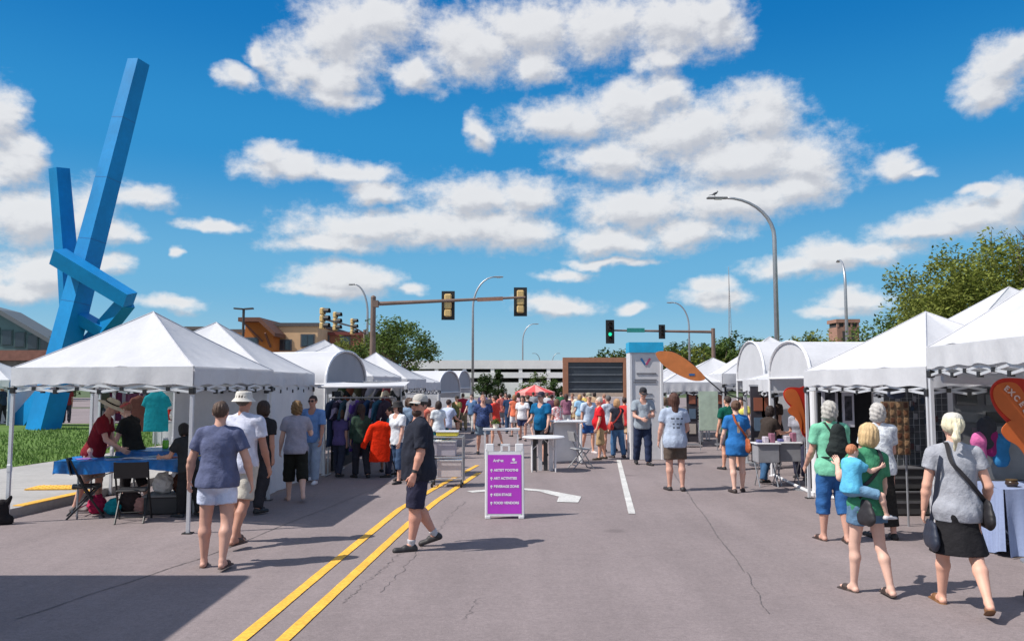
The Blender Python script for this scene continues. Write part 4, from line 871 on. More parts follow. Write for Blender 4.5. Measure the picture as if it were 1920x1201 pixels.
    r = O(); r.o = root; r.J = J; r.ARM = ARM; r.chest = chest; r.shc = shc; r.Pv = Pv; r.waist = waist; r.T = T; r.D = D; r.X = Xa; r.u = u; r.hc = hc; r.W = lambda p: root.matrix_basis @ Vector(p); r.nk = nk; r.g = gth; r.shw = shw; r.Hf = Hf; r.Hu = Hu
    return r
# ------------------------------------------------------------------ tents
JOINT = mat('black_joint', (.02, .02, .022), .5)
FRAMEM = mat('tent_frame', (.62, .63, .66), .45, .2, var=.05)
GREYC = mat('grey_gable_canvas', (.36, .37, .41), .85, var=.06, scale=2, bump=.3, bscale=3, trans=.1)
def tent(label, C_, eave=2.12, peak=3.0, val=.24, walls=(), legs=(0, 1, 2, 3), cat='canopy tent', wallz=0, wallm=None, truss=True, sag=.05, rip=1, feet=True, seed=0):
    """C_: four ground corners in ring order"""
    C_ = [Vector((c[0], c[1], 0)) for c in C_]; cen = sum(C_, Vector()) / 4; r0 = empty('canopy_tent', cen, label, cat, 'white canopy tents'); P = [c - cen for c in C_]
    def bil(u, v): return P[0] * (1 - u) * (1 - v) + P[1] * u * (1 - v) + P[2] * u * v + P[3] * (1 - u) * v
    b = MB()
    for i in range(4):
        pa, pb = P[i], P[(i + 1) % 4]
        def panel(u, v, pa=pa, pb=pb, i=i):
            e = v ** .9; q = pa.lerp(pb, u) * (1 - e); m = abs(2 * u - 1); r = 1 - e
            z = eave + (peak - eave) * e ** 1.06 - sag * math.sin(math.pi * r) * (1 - m ** 2) * 1.3
            z += (1 - m ** 2) * r * (1 - v) * (.012 * fbm2(q.x * 3 + seed, q.y * 3, seed) + .010 * math.sin(22 * u + 5 * v + seed + i)) + .012 * (1 - m) * math.sin(math.pi * v) * math.sin(13 * u * (1 - .5 * v) + 7 * v + seed)
            return Vector((q.x, q.y, z))
        b.grid(panel, 28, 16)
    can = b.build('canopy', WHITE_C, r0, smooth=False)
    for f in can.data.polygons: f.use_smooth = True
    sm_ = MB()
    for i in range(4): sm_.tube([tuple(P[i] * (1 - e) + Vector((0, 0, eave + (peak - eave) * e ** 1.06 + .004))) for e in [k / 8 for k in range(9)]], .009, 5, cap=False)
    sm_.build('seam', mat('canvas_seam', (.5, .5, .54), .8), can)
    b = MB(); ring = []
    for i in range(4):
        a, c = P[i], P[(i + 1) % 4]; n = (c - a).cross(Vector((0, 0, 1))).normalized(); Ln = (c - a).length
        def vf(u, v, a=a, c=c, n=n, i=i):
            e = min(u, 1 - u); q = a.lerp(c, u); off = (.012 * math.sin(u * 21 + seed + i) + .01 * math.sin(u * 47 + i)) * v * min(1, e * 12) + .012
            return Vector((q.x, q.y, eave + .006 - (val + .035 * math.sin(math.pi * u) * -1 * .6 + .012 * math.sin(u * 33)) * v)) + n * off
        b.grid(vf, 40, 5)
    b.build('valance', WHITE_C, r0, smooth=True)
    for i in legs:
        q = P[i] * .985; o = MB().box((q.x, q.y, eave / 2 - .03), (.042, .042, eave - .08)).box((q.x, q.y, .75), (.052, .052, .10), bev=.004).build('leg', FRAMEM, r0)
        if feet: MB().box((q.x, q.y, .008), (.12, .12, .012)).build('foot', JOINT, o); MB().box((q.x, q.y, eave - val - .06), (.075, .075, .09), bev=.01).build('bracket', JOINT, o)
    if truss:
        b = MB(); jb = MB()
        for i in range(4):
            a, c = P[i] * .985, P[(i + 1) % 4] * .985; z0, z1 = eave - val - .03, eave - .06 - val * .35
            for kx in range(4):
                p, q = a.lerp(c, kx / 4), a.lerp(c, (kx + 1) / 4); lo_, hi_ = Vector((0, 0, z0 - .05)), Vector((0, 0, z1 - .1))
                b.beam(p + lo_, q + hi_, .022, .03); b.beam(p + hi_, q + lo_, .022, .03)
                jb.box(((p + q) / 2 + (lo_ + hi_) / 2), (.05, .05, .05)); 
                if kx: jb.box(p + lo_, (.05, .05, .06))
        mid = [(P[i] + P[(i + 1) % 4]) / 2 for i in range(4)]
        for m_ in mid: b.beam(m_ * .98 + Vector((0, 0, eave - val - .06)), Vector((0, 0, eave + (peak - eave) * .15)), .022, .03)
        for i in range(4): b.beam(P[i] * .98 + Vector((0, 0, eave - .05)), Vector((0, 0, peak - .06)), .02, .028)
        b.tube([(0, 0, eave + .0), (0, 0, peak - .04)], .02, 8); jb.box((0, 0, eave + .02), (.1, .1, .12))
        b.mi = 1; b.add(jb.v, jb.f); b.build('truss', [FRAMEM, JOINT], r0)
    for wl in walls:
        i, w0, w1 = wl if isinstance(wl, tuple) else (wl, 0, 1); a, c = P[i] * .992, P[(i + 1) % 4] * .992; n = (c - a).cross(Vector((0, 0, 1))).normalized(); a, c = a.lerp(c, w0), a.lerp(c, w1); b = MB()
        b.grid(lambda u, v: Vector((0, 0, wallz + .03)) + Vector((a.lerp(c, u).x, a.lerp(c, u).y, (eave - val * .4 - wallz - .03) * v)) + n * (.02 * math.sin(u * 17 + i) + .012 * math.sin(u * 41 + v * 5)) * (1 - v * .8), 36, 10)
        b.build('side_wall', wallm or WHITE_C, r0, smooth=True)
    return r0
def arch_tent(label, A, B, depth, spring=2.0, top=2.7, near_wall=True, face=True, base=True, back=True, gable=None, off=0):
    """street face runs A->B, barrel goes back by vector depth"""
    A = Vector((A[0], A[1], 0)); B = Vector((B[0], B[1], 0)); D_ = Vector((depth[0], depth[1], 0)); r0 = empty('arch_tent', A + D_ / 2, label, 'arch tent', 'white canopy tents'); o = A + D_ / 2
    prof = [(0, spring - .25), (0, spring)] + [(.5 - .5 * math.cos(math.pi * i / 16), spring + (top - spring) * math.sin(math.pi * i / 16) ** .85) for i in range(1, 16)] + [(1, spring), (1, spring - .25)]
    def pt(t, z, w_): return A - o + (B - A) * t + D_ * w_ + Vector((0, 0, z))
    b = MB(); n = len(prof); b.grid(lambda u, v: pt(prof[round(u * (n - 1))][0], prof[round(u * (n - 1))][1] - .03 * math.sin(math.pi * v) * (1 if 0 < u < 1 else 0), v), n - 1, 10); b.build('canopy', WHITE_C, r0, smooth=True)
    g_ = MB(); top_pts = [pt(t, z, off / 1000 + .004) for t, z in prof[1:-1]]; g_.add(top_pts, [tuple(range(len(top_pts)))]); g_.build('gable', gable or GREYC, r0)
    b = MB(); b.tube([pt(t, z, 0) for t, z in prof[1:-1]], .03, 6); b.tube([pt(t, z, 1) for t, z in prof[1:-1]], .025, 6); b.tube([pt(0, spring, 0), pt(1, spring, 0)], .022, 6); b.tube([pt(.5, top - .02, 0), pt(.5, top - .04, 1)], .02, 6); b.tube([pt(0, spring, 0), pt(0, spring, 1)], .02, 6)
    for (t, w_) in ((0, 0), (1, 0), (0, 1), (1, 1)): MB().tube([pt(t, 0, w_), pt(t, spring, w_)], .028, 8).lathe([(.06, 0), (.06, .012), (0, .013)], 10, pt(t, 0, w_)).build('leg', WHITE_P, r0)
    b.build('frame', WHITE_P, r0)
    def wall(t0, w0, t1, w1, z1=spring):
        m = MB(); m.grid(lambda u, v: pt(t0 + (t1 - t0) * u, .03 + (z1 - .05) * v, w0 + (w1 - w0) * u) + Vector((.015 * math.sin(u * 19), .015 * math.sin(u * 23 + 1), 0)) * (1 - v), 24, 8); m.build('side_wall', WHITE_C, r0, smooth=True)
    if near_wall: wall(0, 0.01, 0, 1)
    if back: wall(0, 1, 1, 1); 
    return r0
# left row
T1 = tent('nearest left canopy tent on the road, shading a blue table', [(-7.02, 11.2), (-4.15, 10.4), (-4.0, 13.35), (-6.95, 13.95)], 2.14, 3.02, .25, seed=1)
T2 = tent('closed canopy tent right behind the nearest left tent, white walls down', [(-7.25, 13.75), (-4.13, 13.5), (-4.1, 16.55), (-7.1, 16.8)], 2.12, 3.08, .26, walls=((0, .48, 1), 1), seed=2)
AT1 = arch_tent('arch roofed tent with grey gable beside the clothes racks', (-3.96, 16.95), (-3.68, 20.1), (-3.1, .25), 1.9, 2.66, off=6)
tent('peaked canopy tent just behind the arch roofed clothes tent', [(-6.6, 20.5), (-3.55, 20.4), (-3.25, 23.4), (-6.4, 23.5)], 2.1, 3.0, .3, seed=4)
tent('far left tent with its peak above the arch roof', [(-7.4, 22.4), (-4.3, 24.0), (-4.2, 26), (-7.3, 26)], 2.3, 3.25, .3, seed=5)
tent('small peaked canopy tent, third peak right of the arch tent', [(-5.6, 24.2), (-3.15, 24.0), (-2.9, 26.9), (-5.8, 27)], 2.05, 2.9, .3, seed=6)
tent('low canopy tent before the far arch tent on the left', [(-5.9, 27.3), (-2.95, 27.2), (-2.7, 30.2), (-5.7, 30.3)], 1.95, 2.6, .3, seed=7)
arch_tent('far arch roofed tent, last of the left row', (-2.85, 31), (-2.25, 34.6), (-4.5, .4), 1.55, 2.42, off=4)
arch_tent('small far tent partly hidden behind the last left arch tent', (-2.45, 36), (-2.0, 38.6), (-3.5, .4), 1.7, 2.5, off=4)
# tents on the grass, left
tent('canopy tent on the lawn behind the sculpture, purple curtains inside', [(-20.5, 36), (-15.2, 36), (-15.2, 39), (-20.5, 39)], 2.15, 3.1, .35, walls=(2,), seed=8)
tent('canopy tent on the lawn with white walls behind the straw hat', [(-14.8, 34.5), (-11.6, 34.5), (-11.6, 37.5), (-14.8, 37.5)], 2.1, 3.0, .35, walls=(2, 3), seed=9)
tent('canopy tent at the far left edge of the lawn', [(-25.2, 34), (-21.4, 34), (-21.4, 37), (-25.2, 37)], 2.05, 3.0, .3, walls=(2, 1), seed=10)
tent('low white tent on the walk behind the blue table', [(-10.6, 20.5), (-7.6, 20.5), (-7.5, 23.5), (-10.5, 23.5)], 2.05, 2.7, .3, walls=(2,), seed=11)
# right row
RT1 = tent('largest canopy tent at the right edge over the flame flag', [(4.72, 7.05), (8.3, 6.7), (8.6, 9.85), (5.08, 9.75)], 2.36, 3.72, .26, legs=(0, 3, 2), seed=12, sag=.02)
RT2 = tent('peaked canopy tent between the largest tent and the arch tents', [(5.2, 10.0), (7.25, 9.95), (7.15, 13.6), (4.98, 13.6)], 2.13, 2.98, .26, walls=(1,), seed=13)
MB().tube([(5.25, 9.7, 2.0), (6.6, 9.72, 1.94), (8.3, 9.78, 2.0)], .075, 10).build('rolled_wall', WHITE_C, None, smooth=True)
o = bpy.data.objects['rolled_wall']; o.parent = RT1; o.location = -Vector(RT1.location)
tent('broad white marquee roof behind the right row, below the big tree', [(7.4, 13.9), (12.2, 13.7), (12.4, 17.6), (7.5, 17.7)], 2.25, 3.83, .3, seed=21)
AT3 = arch_tent('right arch tent with open grey gable and framed photographs', (5.18, 13.85), (5.42, 16.8), (3.0, -.1), 2.02, 2.72, near_wall=False, off=0, gable=WHITE_C)
AT4 = arch_tent('long arch roofed tent behind the nearer right arch tent', (6.3, 19.9), (6.6, 23.4), (4.8, -.2), 2.0, 3.05, off=0, gable=WHITE_C)
tent('white peaked tent whose tip pokes over the long arch roof', [(6.3, 23.9), (9.9, 23.7), (10.1, 27), (6.6, 27)], 2.2, 3.4, .3, seed=14)
tent('low right tent behind the orange paddle banner, dark frames inside', [(4.6, 24.2), (6.4, 24.2), (6.6, 27.2), (4.9, 27.2)], 1.95, 2.45, .3, seed=15)
tent('far low right tent with a rounded white top', [(5.7, 28), (8.9, 27.9), (9.1, 31), (6.0, 31)], 2.05, 2.85, .35, seed=16, walls=(3,))
tent('farthest right tent beyond the white kiosk', [(5.4, 32), (8.6, 32), (8.9, 35), (5.7, 35)], 2.0, 2.9, .35, seed=17, walls=(3,))
tent('right tent with open front beside the grey cart', [(5.55, 17.1), (8.6, 17.0), (8.7, 19.6), (5.7, 19.7)], 2.0, 2.5, .28, seed=18)
# unseen box on wheels, added out of frame to cast the near road shadow
r0 = empty('shadow_caster_box', (-6.7, 5.1, 0), 'unseen tall white box on wheels, added by the left kerb to throw the near shadow', 'trailer')
MB().box((0, 0, 2.1), (2.6, 4.4, 2.9), bev=.06).build('body', mat('caster_white', (.6, .6, .6), .4, var=.05), r0); MB().box((0, 0, .6), (2.0, 4.6, .14)).build('chassis', BLACKP, r0)
for s in (-1, 1):
    for y in (-.5, .5):
        MB().lathe([(0, -.1), (.2, -.1), (.33, -.09), (.35, 0), (.33, .09), (.2, .1), (0, .1)], 20, M=Matrix.Translation((s * 1.1, y * .9, .35)) @ Matrix.Rotation(R(90), 4, 'Y')).build('wheel', BLACKP, r0, smooth=True)
MB().box((.0, 2.215, 2.1), (2.2, .02, 2.5)).build('rear_door', mat('caster_door', (.5, .5, .52), .4), r0)

# ------------------------------------------------------------------ street furniture and stall goods
def weight_bag(p, label, s=1.0, rz=0):
    q = SDF((-.25, -.2, -.02), (.25, .2, .45), .012); q.cone((0, 0, .08), (0, 0, .26), .105, .085, .02, (0, 1, 0), .8); q.cone((-.09, 0, .06), (.09, 0, .06), .07, .07, .03); q.cone((-.07, 0, .3), (-.1, 0, .36), .04, .025, .03); q.cone((.08, 0, .3), (.11, 0, .37), .035, .02, .03); q.folds(.004, 4, 1.5); q.plane((0, 0, 0), (0, 0, -1))
    V, Q = q.mesh(); o = np_obj('weight_bag', [(V * s, Q, 0)], [cloth((38, 36, 38))], None, p, rz); tag(o, label, 'weight bag')
weight_bag((-7.0, 11.08, 0), 'black weight bag at the foot of the left tent pole', 1.0, .3)
weight_bag((4.70, 7.22, 0), 'black weight bag at the right edge under the large tent', 1.1, .2)
# a folding table
def folding_table(p, rz, Lx, Wy, h, label, name='folding_table', top=None, legm=None, round_=False, cat='table'):
    r0 = empty(name, p, label, cat, None, rz); tb = MB()
    if round_: tb.lathe([(0, h - .04), (Lx / 2 - .02, h - .04), (Lx / 2, h - .02), (Lx / 2 - .02, h), (0, h)], 36)
    else: tb.box((0, 0, h - .02), (Lx, Wy, .045), bev=.015)
    tb.build('table_top', top or TWHITE, r0)
    for s in (-1, 1):
        lb = MB(); x = s * (Lx * .38 if not round_ else Lx * .27); yw = Wy * .36 if not round_ else Lx * .22
        lb.tube([(x, -yw, 0), (x, -yw, h - .05)], .016, 8); lb.tube([(x, yw, 0), (x, yw, h - .05)], .016, 8); lb.tube([(x, -yw, .12), (x, yw, .12)], .012, 6); lb.tube([(x, 0, h * .6), (0, 0, h - .06)], .01, 6); lb.build('leg', legm or METAL, r0)
    return r0
def drape(p, rz, Lx, Wy, h, drop, m, label, rip=.02, name='tablecloth', overhang=.03, seedv=0, cat='tablecloth', group=None):
    b = MB(); ov = overhang
    def side(a, c, n):
        def f(u, v):
            q = Vector(a).lerp(Vector(c), u); k = rip * v * (math.sin(u * (Vector(c) - Vector(a)).length * 28 + seedv) + .5 * math.sin(u * 61 + seedv))
            return Vector((q.x, q.y, h + .012 - (drop + .03 * math.sin(u * 9 + seedv)) * v)) + Vector(n) * (.01 + k + .02 * v)
        b.grid(f, 90, 8)
    x, y = Lx / 2 + ov, Wy / 2 + ov
    b.grid(lambda u, v: Vector((-x + 2 * x * u, -y + 2 * y * v, h + .012 + .003 * fbm2(u * 14, v * 10, seedv))), 30, 14)
    side((-x, -y), (x, -y), (0, -1, 0)) if False else None
    side((-x, -y, 0), (x, -y, 0), (0, -1, 0)); side((x, -y, 0), (x, y, 0), (1, 0, 0)); side((x, y, 0), (-x, y, 0), (0, 1, 0)); side((-x, y, 0), (-x, -y, 0), (-1, 0, 0))
    o = b.build(name, m, None, smooth=True, loc=p, rz=rz); return tag(o, label, cat, group)
BLUECL = mat('blue_vinyl', (.015, .17, .50), .3, var=.5, scale=3.5, bump=.5, bscale=9)
pt1 = G(245, 950); TZ = .80
cA = Vector((-5.55, 12.1, 0)); rzA = R(10)
folding_table(cA, rzA, 2.1, .76, TZ, 'long folding table under the left tent, covered in blue'); drape(cA, rzA, 2.1, .76, TZ, .16, BLUECL, 'shiny blue plastic cloth over the long table under the left tent', .012)
cB = Vector((-5.3, 13.0, 0)); folding_table(cB, R(14), 1.8, .7, TZ + .06, 'rear folding table under the left tent, behind the hatted shoppers'); drape(cB, R(14), 1.8, .7, TZ + .06, .2, BLUECL, 'blue plastic cloth on the rear table under the left tent', .012, seedv=3)
# painted papers and jars on the blue table
def on_table(c, rz, x, y): q = Matrix.Rotation(rz, 3, 'Z') @ Vector((x, y, 0)); return c + q
PC = [((235, 235, 240), 'white'), ((120, 190, 220), 'pale blue'), ((205, 90, 80), 'coral'), ((240, 210, 90), 'yellow'), ((90, 160, 90), 'green'), ((150, 110, 190), 'violet')]
for i, (x, y) in enumerate(((-.1, -.15), (.2, .1), (.45, -.12), (.75, .1), (-.45, .12), (-.8, -.1))):
    q = on_table(cA, rzA, x, y); b = MB(); b.grid(lambda u, v: Vector(((u - .5) * .28, (v - .5) * .2, .004 * math.sin(u * 5))), 6, 4); b.grid(lambda u, v: Vector(((u - .5) * .18, (v - .5) * .1, .006 + .004 * math.sin(u * 5))), 4, 2)
    tag(b.build('painted_sheet', paint(PC[i][0]), None, loc=(q.x, q.y, TZ + .02), rz=rzA + i * .4), '%s painted sheet lying on the blue plastic cloth' % PC[i][1], 'sheet', 'painted sheets on the blue table')
for i, (x, y, c_, nm) in enumerate(((-.3, .1, (120, 200, 60), 'lime green'), (-.1, .15, (60, 150, 60), 'dark green'), (.2, .1, (200, 220, 230), 'clear'), (.5, .12, (40, 90, 170), 'navy'), (.35, .0, (180, 40, 50), 'red'))):
    q = on_table(cB, R(14), x, y); r0 = empty('paint_jar', (q.x, q.y, TZ + .075), nm + ' paint jar standing on the rear blue table', 'jar', 'paint jars')
    MB().lathe([(0, 0), (.045, 0), (.05, .02), (.05, .12), (.035, .14)], 14).build('jar', paint(c_, .2), r0, smooth=True); MB().lathe([(.038, .135), (.038, .165), (0, .165)], 14).build('lid', paint((230, 230, 230)), r0)
# green bag and teal shirt hanging
def garment(p, label, c_, rz=0, w_=.42, h=.75, sl=.22, name='shirt', cat='garment', group=None, long_=False, c2=None, seed=0, vox=.018):
    s = SDF((-.4, -.14, -h - .1), (.4, .14, .14), vox); f = (0, 1, 0)
    s.cone((-w_ * .32, 0, -.05), (w_ * .32, 0, -.05), .06, .06, .03, f, .7); s.cone((0, 0, -.12), (0, 0, -h + .04), w_ * .42, w_ * .48, .04, f, .22, cap=True)
    for q in (-1, 1): s.cone((q * w_ * .36, 0, -.06), (q * (w_ * .36 + sl * .45), 0, -.06 - sl), .065, .06, .03, f, .5, cap=True)
    s.folds(.008, seed, .8, .25); V, Q = s.mesh(); ce = V[Q].mean(1); mi = ((np.sin(ce[:, 2] * 21 + np.sin(ce[:, 0] * 14 + seed) * 1.5) > .35).astype(int)) if c2 else 0
    o = np_obj(name, [(V, Q, mi)], [cloth(c_)] + ([cloth(c2)] if c2 else []), None, p, rz)
    hb = MB(); hb.tube([(-w_ * .34, 0, -.02), (0, 0, .04), (w_ * .34, 0, -.02)], .008, 5); hb.tube([(0, 0, .04), (0, 0, .10), (.02, 0, .13)], .004, 5); hb.build('hanger', WHITE_P, o)
    return tag(o, label, cat, group)
q = at(294, 745, 20.0); garment((q.x, 20.0, q.z + .04), 'large teal shirt hanging under the low tent behind the blue table', (20, 130, 140), R(15), .62, .92, .2, seed=5)
q = at(262, 745, 20.5); garment((q.x, 20.5, q.z), 'brown shirt hanging just left of the teal shirt', (110, 70, 60), R(30), .42, .9, .25, seed=6)
MB().tube([(-10.4, 20.2, 1.98), (-7.4, 20.2, 1.98)], .015, 6).build('hanging_rail', METAL, None); o = bpy.data.objects['hanging_rail']; tag(o, 'thin rail carrying the teal and brown shirts', 'rail')
# small striped parasol and red cushion shapes beyond
q = at(325, 775, 23); r0 = empty('display_table', (q.x, 23, 0), 'display table with a red and white cloth behind the teal shirt', 'table')
MB().box((0, 0, .8), (.9, .5, .05)).build('table_top', TWHITE, r0)
for i in range(4): MB().tube([((-1) ** i * .4, (-1) ** (i // 2) * .2, 0), ((-1) ** i * .4, (-1) ** (i // 2) * .2, .8)], .015, 6).build('leg', METAL, r0)
s = SDF((-.5, -.35, 0), (.5, .35, .5), .03); s.ell((0, 0, .2), (.4, .25, .16), .03); s.folds(.015, 2); V, Q = s.mesh(); ce = V[Q].mean(1)
tag(np_obj('cloth_bundle', [(V, Q, (np.sin(ce[:, 0] * 26) > 0).astype(int))], [cloth((190, 45, 40)), cloth((230, 225, 225))], None, (q.x, 23, .82)), 'red and white striped cloth bundle on the display table', 'cloth')
s = SDF((-.3, -.3, 0), (.3, .3, .5), .03); s.ell((0, 0, .2), (.18, .18, .2), .03); V, Q = s.mesh(); tag(np_obj('pumpkin_cushion', [(V, Q, 0)], [cloth((215, 90, 40))], None, (q.x + .45, 23.3, .84)), 'orange round cushion beside the striped cloth bundle', 'cushion')
# folding chairs
def folding_chair(p, rz, label, group='black folding chairs', col_=None):
    r0 = empty('folding_chair', p, label, 'folding chair', group, rz); bk = BLACKP if col_ is None else col_
    for s in (-1, 1):
        MB().tube([(s * .21, .24, 0), (s * .21, -.02, .40), (s * .21, -.22, .84)], .014, 8).build('leg', bk, r0); MB().tube([(s * .18, -.24, 0), (s * .18, .16, .44)], .014, 8).build('leg', bk, r0)
    MB().tube([(-.18, -.17, .08), (.18, -.17, .08)], .01, 6).tube([(-.21, .17, .1), (.21, .17, .1)], .01, 6).build('stretcher', bk, r0)
    b = MB(); b.box((0, .0, .44), (.39, .38, .035), bev=.015); b.build('seat', bk, r0)
    b = MB(); b.grid(lambda u, v: Vector(((u - .5) * .44, -.20 - .05 * v + .03 * math.sin(u * math.pi) * -1, .62 + .22 * v)), 8, 3); b.grid(lambda u, v: Vector(((u - .5) * .44, -.18 - .05 * v - .03 * math.sin(u * math.pi), .62 + .22 * v)), 8, 3); b.build('backrest', bk, r0); return r0
p = G(160, 968); folding_chair(p, R(-62), 'black folding chair at the left end of the blue table')
p = G(225, 985) + Vector((.0, .35, 0)); folding_chair(p, R(15), 'black folding chair with its back to the road at the blue table')
p = G(480, 905); folding_chair(p, R(100), 'black folding chair between the grey shirted woman and the white wall')
# bags and boxes under the table
r0 = empty('storage_crate', on_table(cA, rzA, .55, -.02), 'dark low crate under the blue table', 'crate', None, rzA)
MB().box((0, 0, .13), (.9, .5, .24), bev=.01).build('crate_body', mat('dark_grey_plastic', (.05, .05, .052), .6), r0); MB().box((0, 0, .265), (.94, .54, .03), bev=.008).build('lid', mat('grey_plastic', (.2, .2, .2), .6), r0)
for i, (x, y, z, c_, s_, nm) in enumerate(((.3, 0, .28, (225, 220, 215), .16, 'white'), (.55, .05, .28, (90, 60, 50), .15, 'brown'), (.8, -.05, .28, (210, 205, 200), .13, 'cream'), (-.15, 0, 0, (60, 50, 50), .18, 'dark'), (.05, -.1, 0, (190, 140, 130), .13, 'pink'), (-.62, .02, 0, (170, 40, 80), .14, 'crimson'), (-.35, -.15, 0, (30, 150, 160), .12, 'teal'))):
    q = on_table(cA, rzA, x, y); s = SDF((-.3, -.3, -.02), (.3, .3, .45), .016); s.ell((0, 0, s_ * .85), (s_, s_ * .8, s_ * .95), .02); s.cone((-s_ * .3, 0, s_ * 1.5), (s_ * .3, 0, s_ * 1.9), s_ * .35, s_ * .2, .04); s.folds(.01, i + 2, 1.2, 1); s.plane((0, 0, .0), (0, 0, -1)); V, Q = s.mesh()
    tag(np_obj('cloth_bag', [(V, Q, 0)], [cloth(c_)], None, (q.x, q.y, z)), '%s cloth bag stowed under the blue table' % nm, 'bag', 'bags under the blue table')
# clothes racks before the arch tent
def rack(x0, x1, Y, h, label):
    r0 = empty('clothes_rack', ((x0 + x1) / 2, Y, 0), label, 'clothes rack'); W_ = (x1 - x0) / 2; MB().tube([(-W_, 0, h), (W_, 0, h)], .016, 8).build('rail', METAL, r0)
    for s in (-1, 1): MB().tube([(s * W_, 0, 0), (s * W_, 0, h)], .016, 8).tube([(s * W_, -.25, .02), (s * W_, .25, .02)], .016, 8).build('stand', METAL, r0)
rack(-3.85, -2.45, 16.85, 1.62, 'front clothes rack hung with dark garments beside the arch tent'); rack(-3.8, -2.5, 18.0, 1.95, 'rear clothes rack holding the patterned tops')
pal = [((45, 60, 85), 'navy'), ((60, 55, 75), 'slate violet'), ((52, 78, 92), 'steel blue'), ((215, 205, 205), 'white trimmed'), ((110, 80, 165), 'purple'), ((70, 60, 85), 'plum'), ((40, 70, 110), 'denim blue'), ((60, 48, 52), 'brown'), ((50, 95, 120), 'teal grey'), ((55, 45, 60), 'aubergine')]
for i, (c_, nm) in enumerate(pal):
    garment((-3.76 + i * .12, 16.85 + .01 * (i % 3), 1.52), '%s garment, %s from the left on the front clothes rack' % (nm, ORD[i]), c_, R(62 + 7 * (i % 4)), .44, .95 + .1 * (i % 3), .3, c2=(150, 140, 165) if i % 3 == 1 else None, group='garments on the front rack', seed=i, vox=.024)
pal2 = [((75, 90, 55), 'olive'), ((150, 85, 60), 'rust'), ((90, 85, 60), 'moss'), ((60, 50, 48), 'dark brown'), ((150, 145, 150), 'pale grey'), ((75, 75, 85), 'charcoal'), ((120, 60, 65), 'maroon'), ((170, 165, 160), 'stone')]
for i, (c_, nm) in enumerate(pal2):
    garment((-3.7 + i * .16, 18.0, 1.86), '%s patterned top, %s from the left on the rear rack' % (nm, ORD[i]), c_, R(35 + 9 * (i % 4)), .44, .8, .25, c2=(40, 42, 40) if i % 2 else (190, 180, 160), group='tops on the rear rack', seed=i + 20, vox=.024)
q = at(713, 800, 16.3); garment((q.x, 16.3, q.z + .06), 'bright orange red jacket hung at the right end of the front rack', (235, 50, 15), R(8), .44, .80, .42, seed=9, vox=.014)
b = MB(); b.grid(lambda u, v: Vector((-3.95 + 1.75 * u, 16.3 + .9 * v, 1.86 + .1 * v - .03 * math.sin(u * math.pi))), 16, 4); b.tube([(-3.95, 16.28, 1.85), (-2.2, 16.28, 1.85)], .03, 6)
aw = b.build('awning', WHITE_C, AT1, smooth=True); aw.location = -Vector(AT1.location)
# black sheet added inside the arch tent; its colour stands in for shade
MB().box((-3.85 + .0, 18.6, .9), (.05, 2.8, 1.7)).build('inner_shade_sheet', mat('painted_shade', (.03, .03, .032), .9), AT1).location = -Vector(AT1.location)
# A-frame sign
ps = G(946, 968); Ys = ps.y; Ht = 1.045; Wd = .56
sg = empty('sandwich_board', (ps.x, Ys, 0), 'purple and white sandwich board sign standing on the road', 'sign', None, R(1)); til = R(9)
for s in (1, -1):
    M = Matrix.Translation((0, 0, Ht)) @ Matrix.Rotation(-til * s, 4, 'X') @ Matrix.Translation((0, 0, -Ht)) if False else Matrix.Translation((0, -.17 * s, 0)) @ Matrix.Rotation(-til * s, 4, 'X')
    b = MB(); b.box((-Wd / 2 + .02, 0, .5), (.045, .035, .98), M=M, bev=.01); b.box((Wd / 2 - .02, 0, .5), (.045, .035, .98), M=M, bev=.01); b.box((0, 0, .055), (Wd - .09, .035, .04), M=M); b.box((0, 0, .92), (Wd - .09, .033, .05), M=M)
    for x in (-.215, .215): b.box((x, 0, 1.0), (.12, .035, .12), M=M, bev=.01)
    b.box((-.045, 0, 1.0), (.03, .034, .1), M=M); b.box((.065, 0, 1.0), (.03, .034, .1), M=M); b.box((.01, 0, 1.04), (.14, .034, .03), M=M)
    for x in (-.24, .24): b.box((x, 0, .02), (.08, .05, .05), M=M, bev=.01)
    b.build('frame', TWHITE, sg)
    pn = MB().box((0, -.004 * s, .485), (Wd - .075, .034, .83), M=M).build('panel', mat('purple_print', (.42, .035, .48), .35, var=.1, scale=3), sg)
    if s == 1:
        TW = mat('white_print', (.75, .72, .78), .4, var=.02)
        def wr(t, x, z, sz, bold=.002):
            o = text_mesh(t, sz, 'lettering', TW, pn, ext=.001, bold=bold); o.matrix_local = M @ Matrix.Translation((x, -.0225, z)) @ Matrix.Rotation(R(90), 4, 'X')
        wr('Artfest', -.165, .80, .052); b = MB(); b.lathe([(0, 0), (.022, 0), (.022, .003), (0, .003)], 16, M=M @ Matrix.Translation((.13, -.021, .83)) @ Matrix.Rotation(R(90), 4, 'X')); b.box((.13, -.0225, .785), (.09, .003, .012), M=M); b.box((.155, -.0225, .80), (.05, .003, .008), M=M); b.build('emblem', TW, pn)
        for i, t in enumerate(('ARTIST BOOTHS', 'ART ACTIVITIES', 'BEVERAGE ZONE', 'KIDS STAGE', 'FOOD VENDORS')):
            z = .665 - i * .115; wr(t, -.155, z, .047, .0022); b = MB(); b.lathe([(0, 0), (.016, 0), (.016, .003), (0, .003)], 12, M=M @ Matrix.Translation((-.19, -.021, z + .017)) @ Matrix.Rotation(R(90), 4, 'X')); b.box((-.19, -.0225, z + .002), (.012, .003, .03), M=M); b.build('bullet', TW, pn)
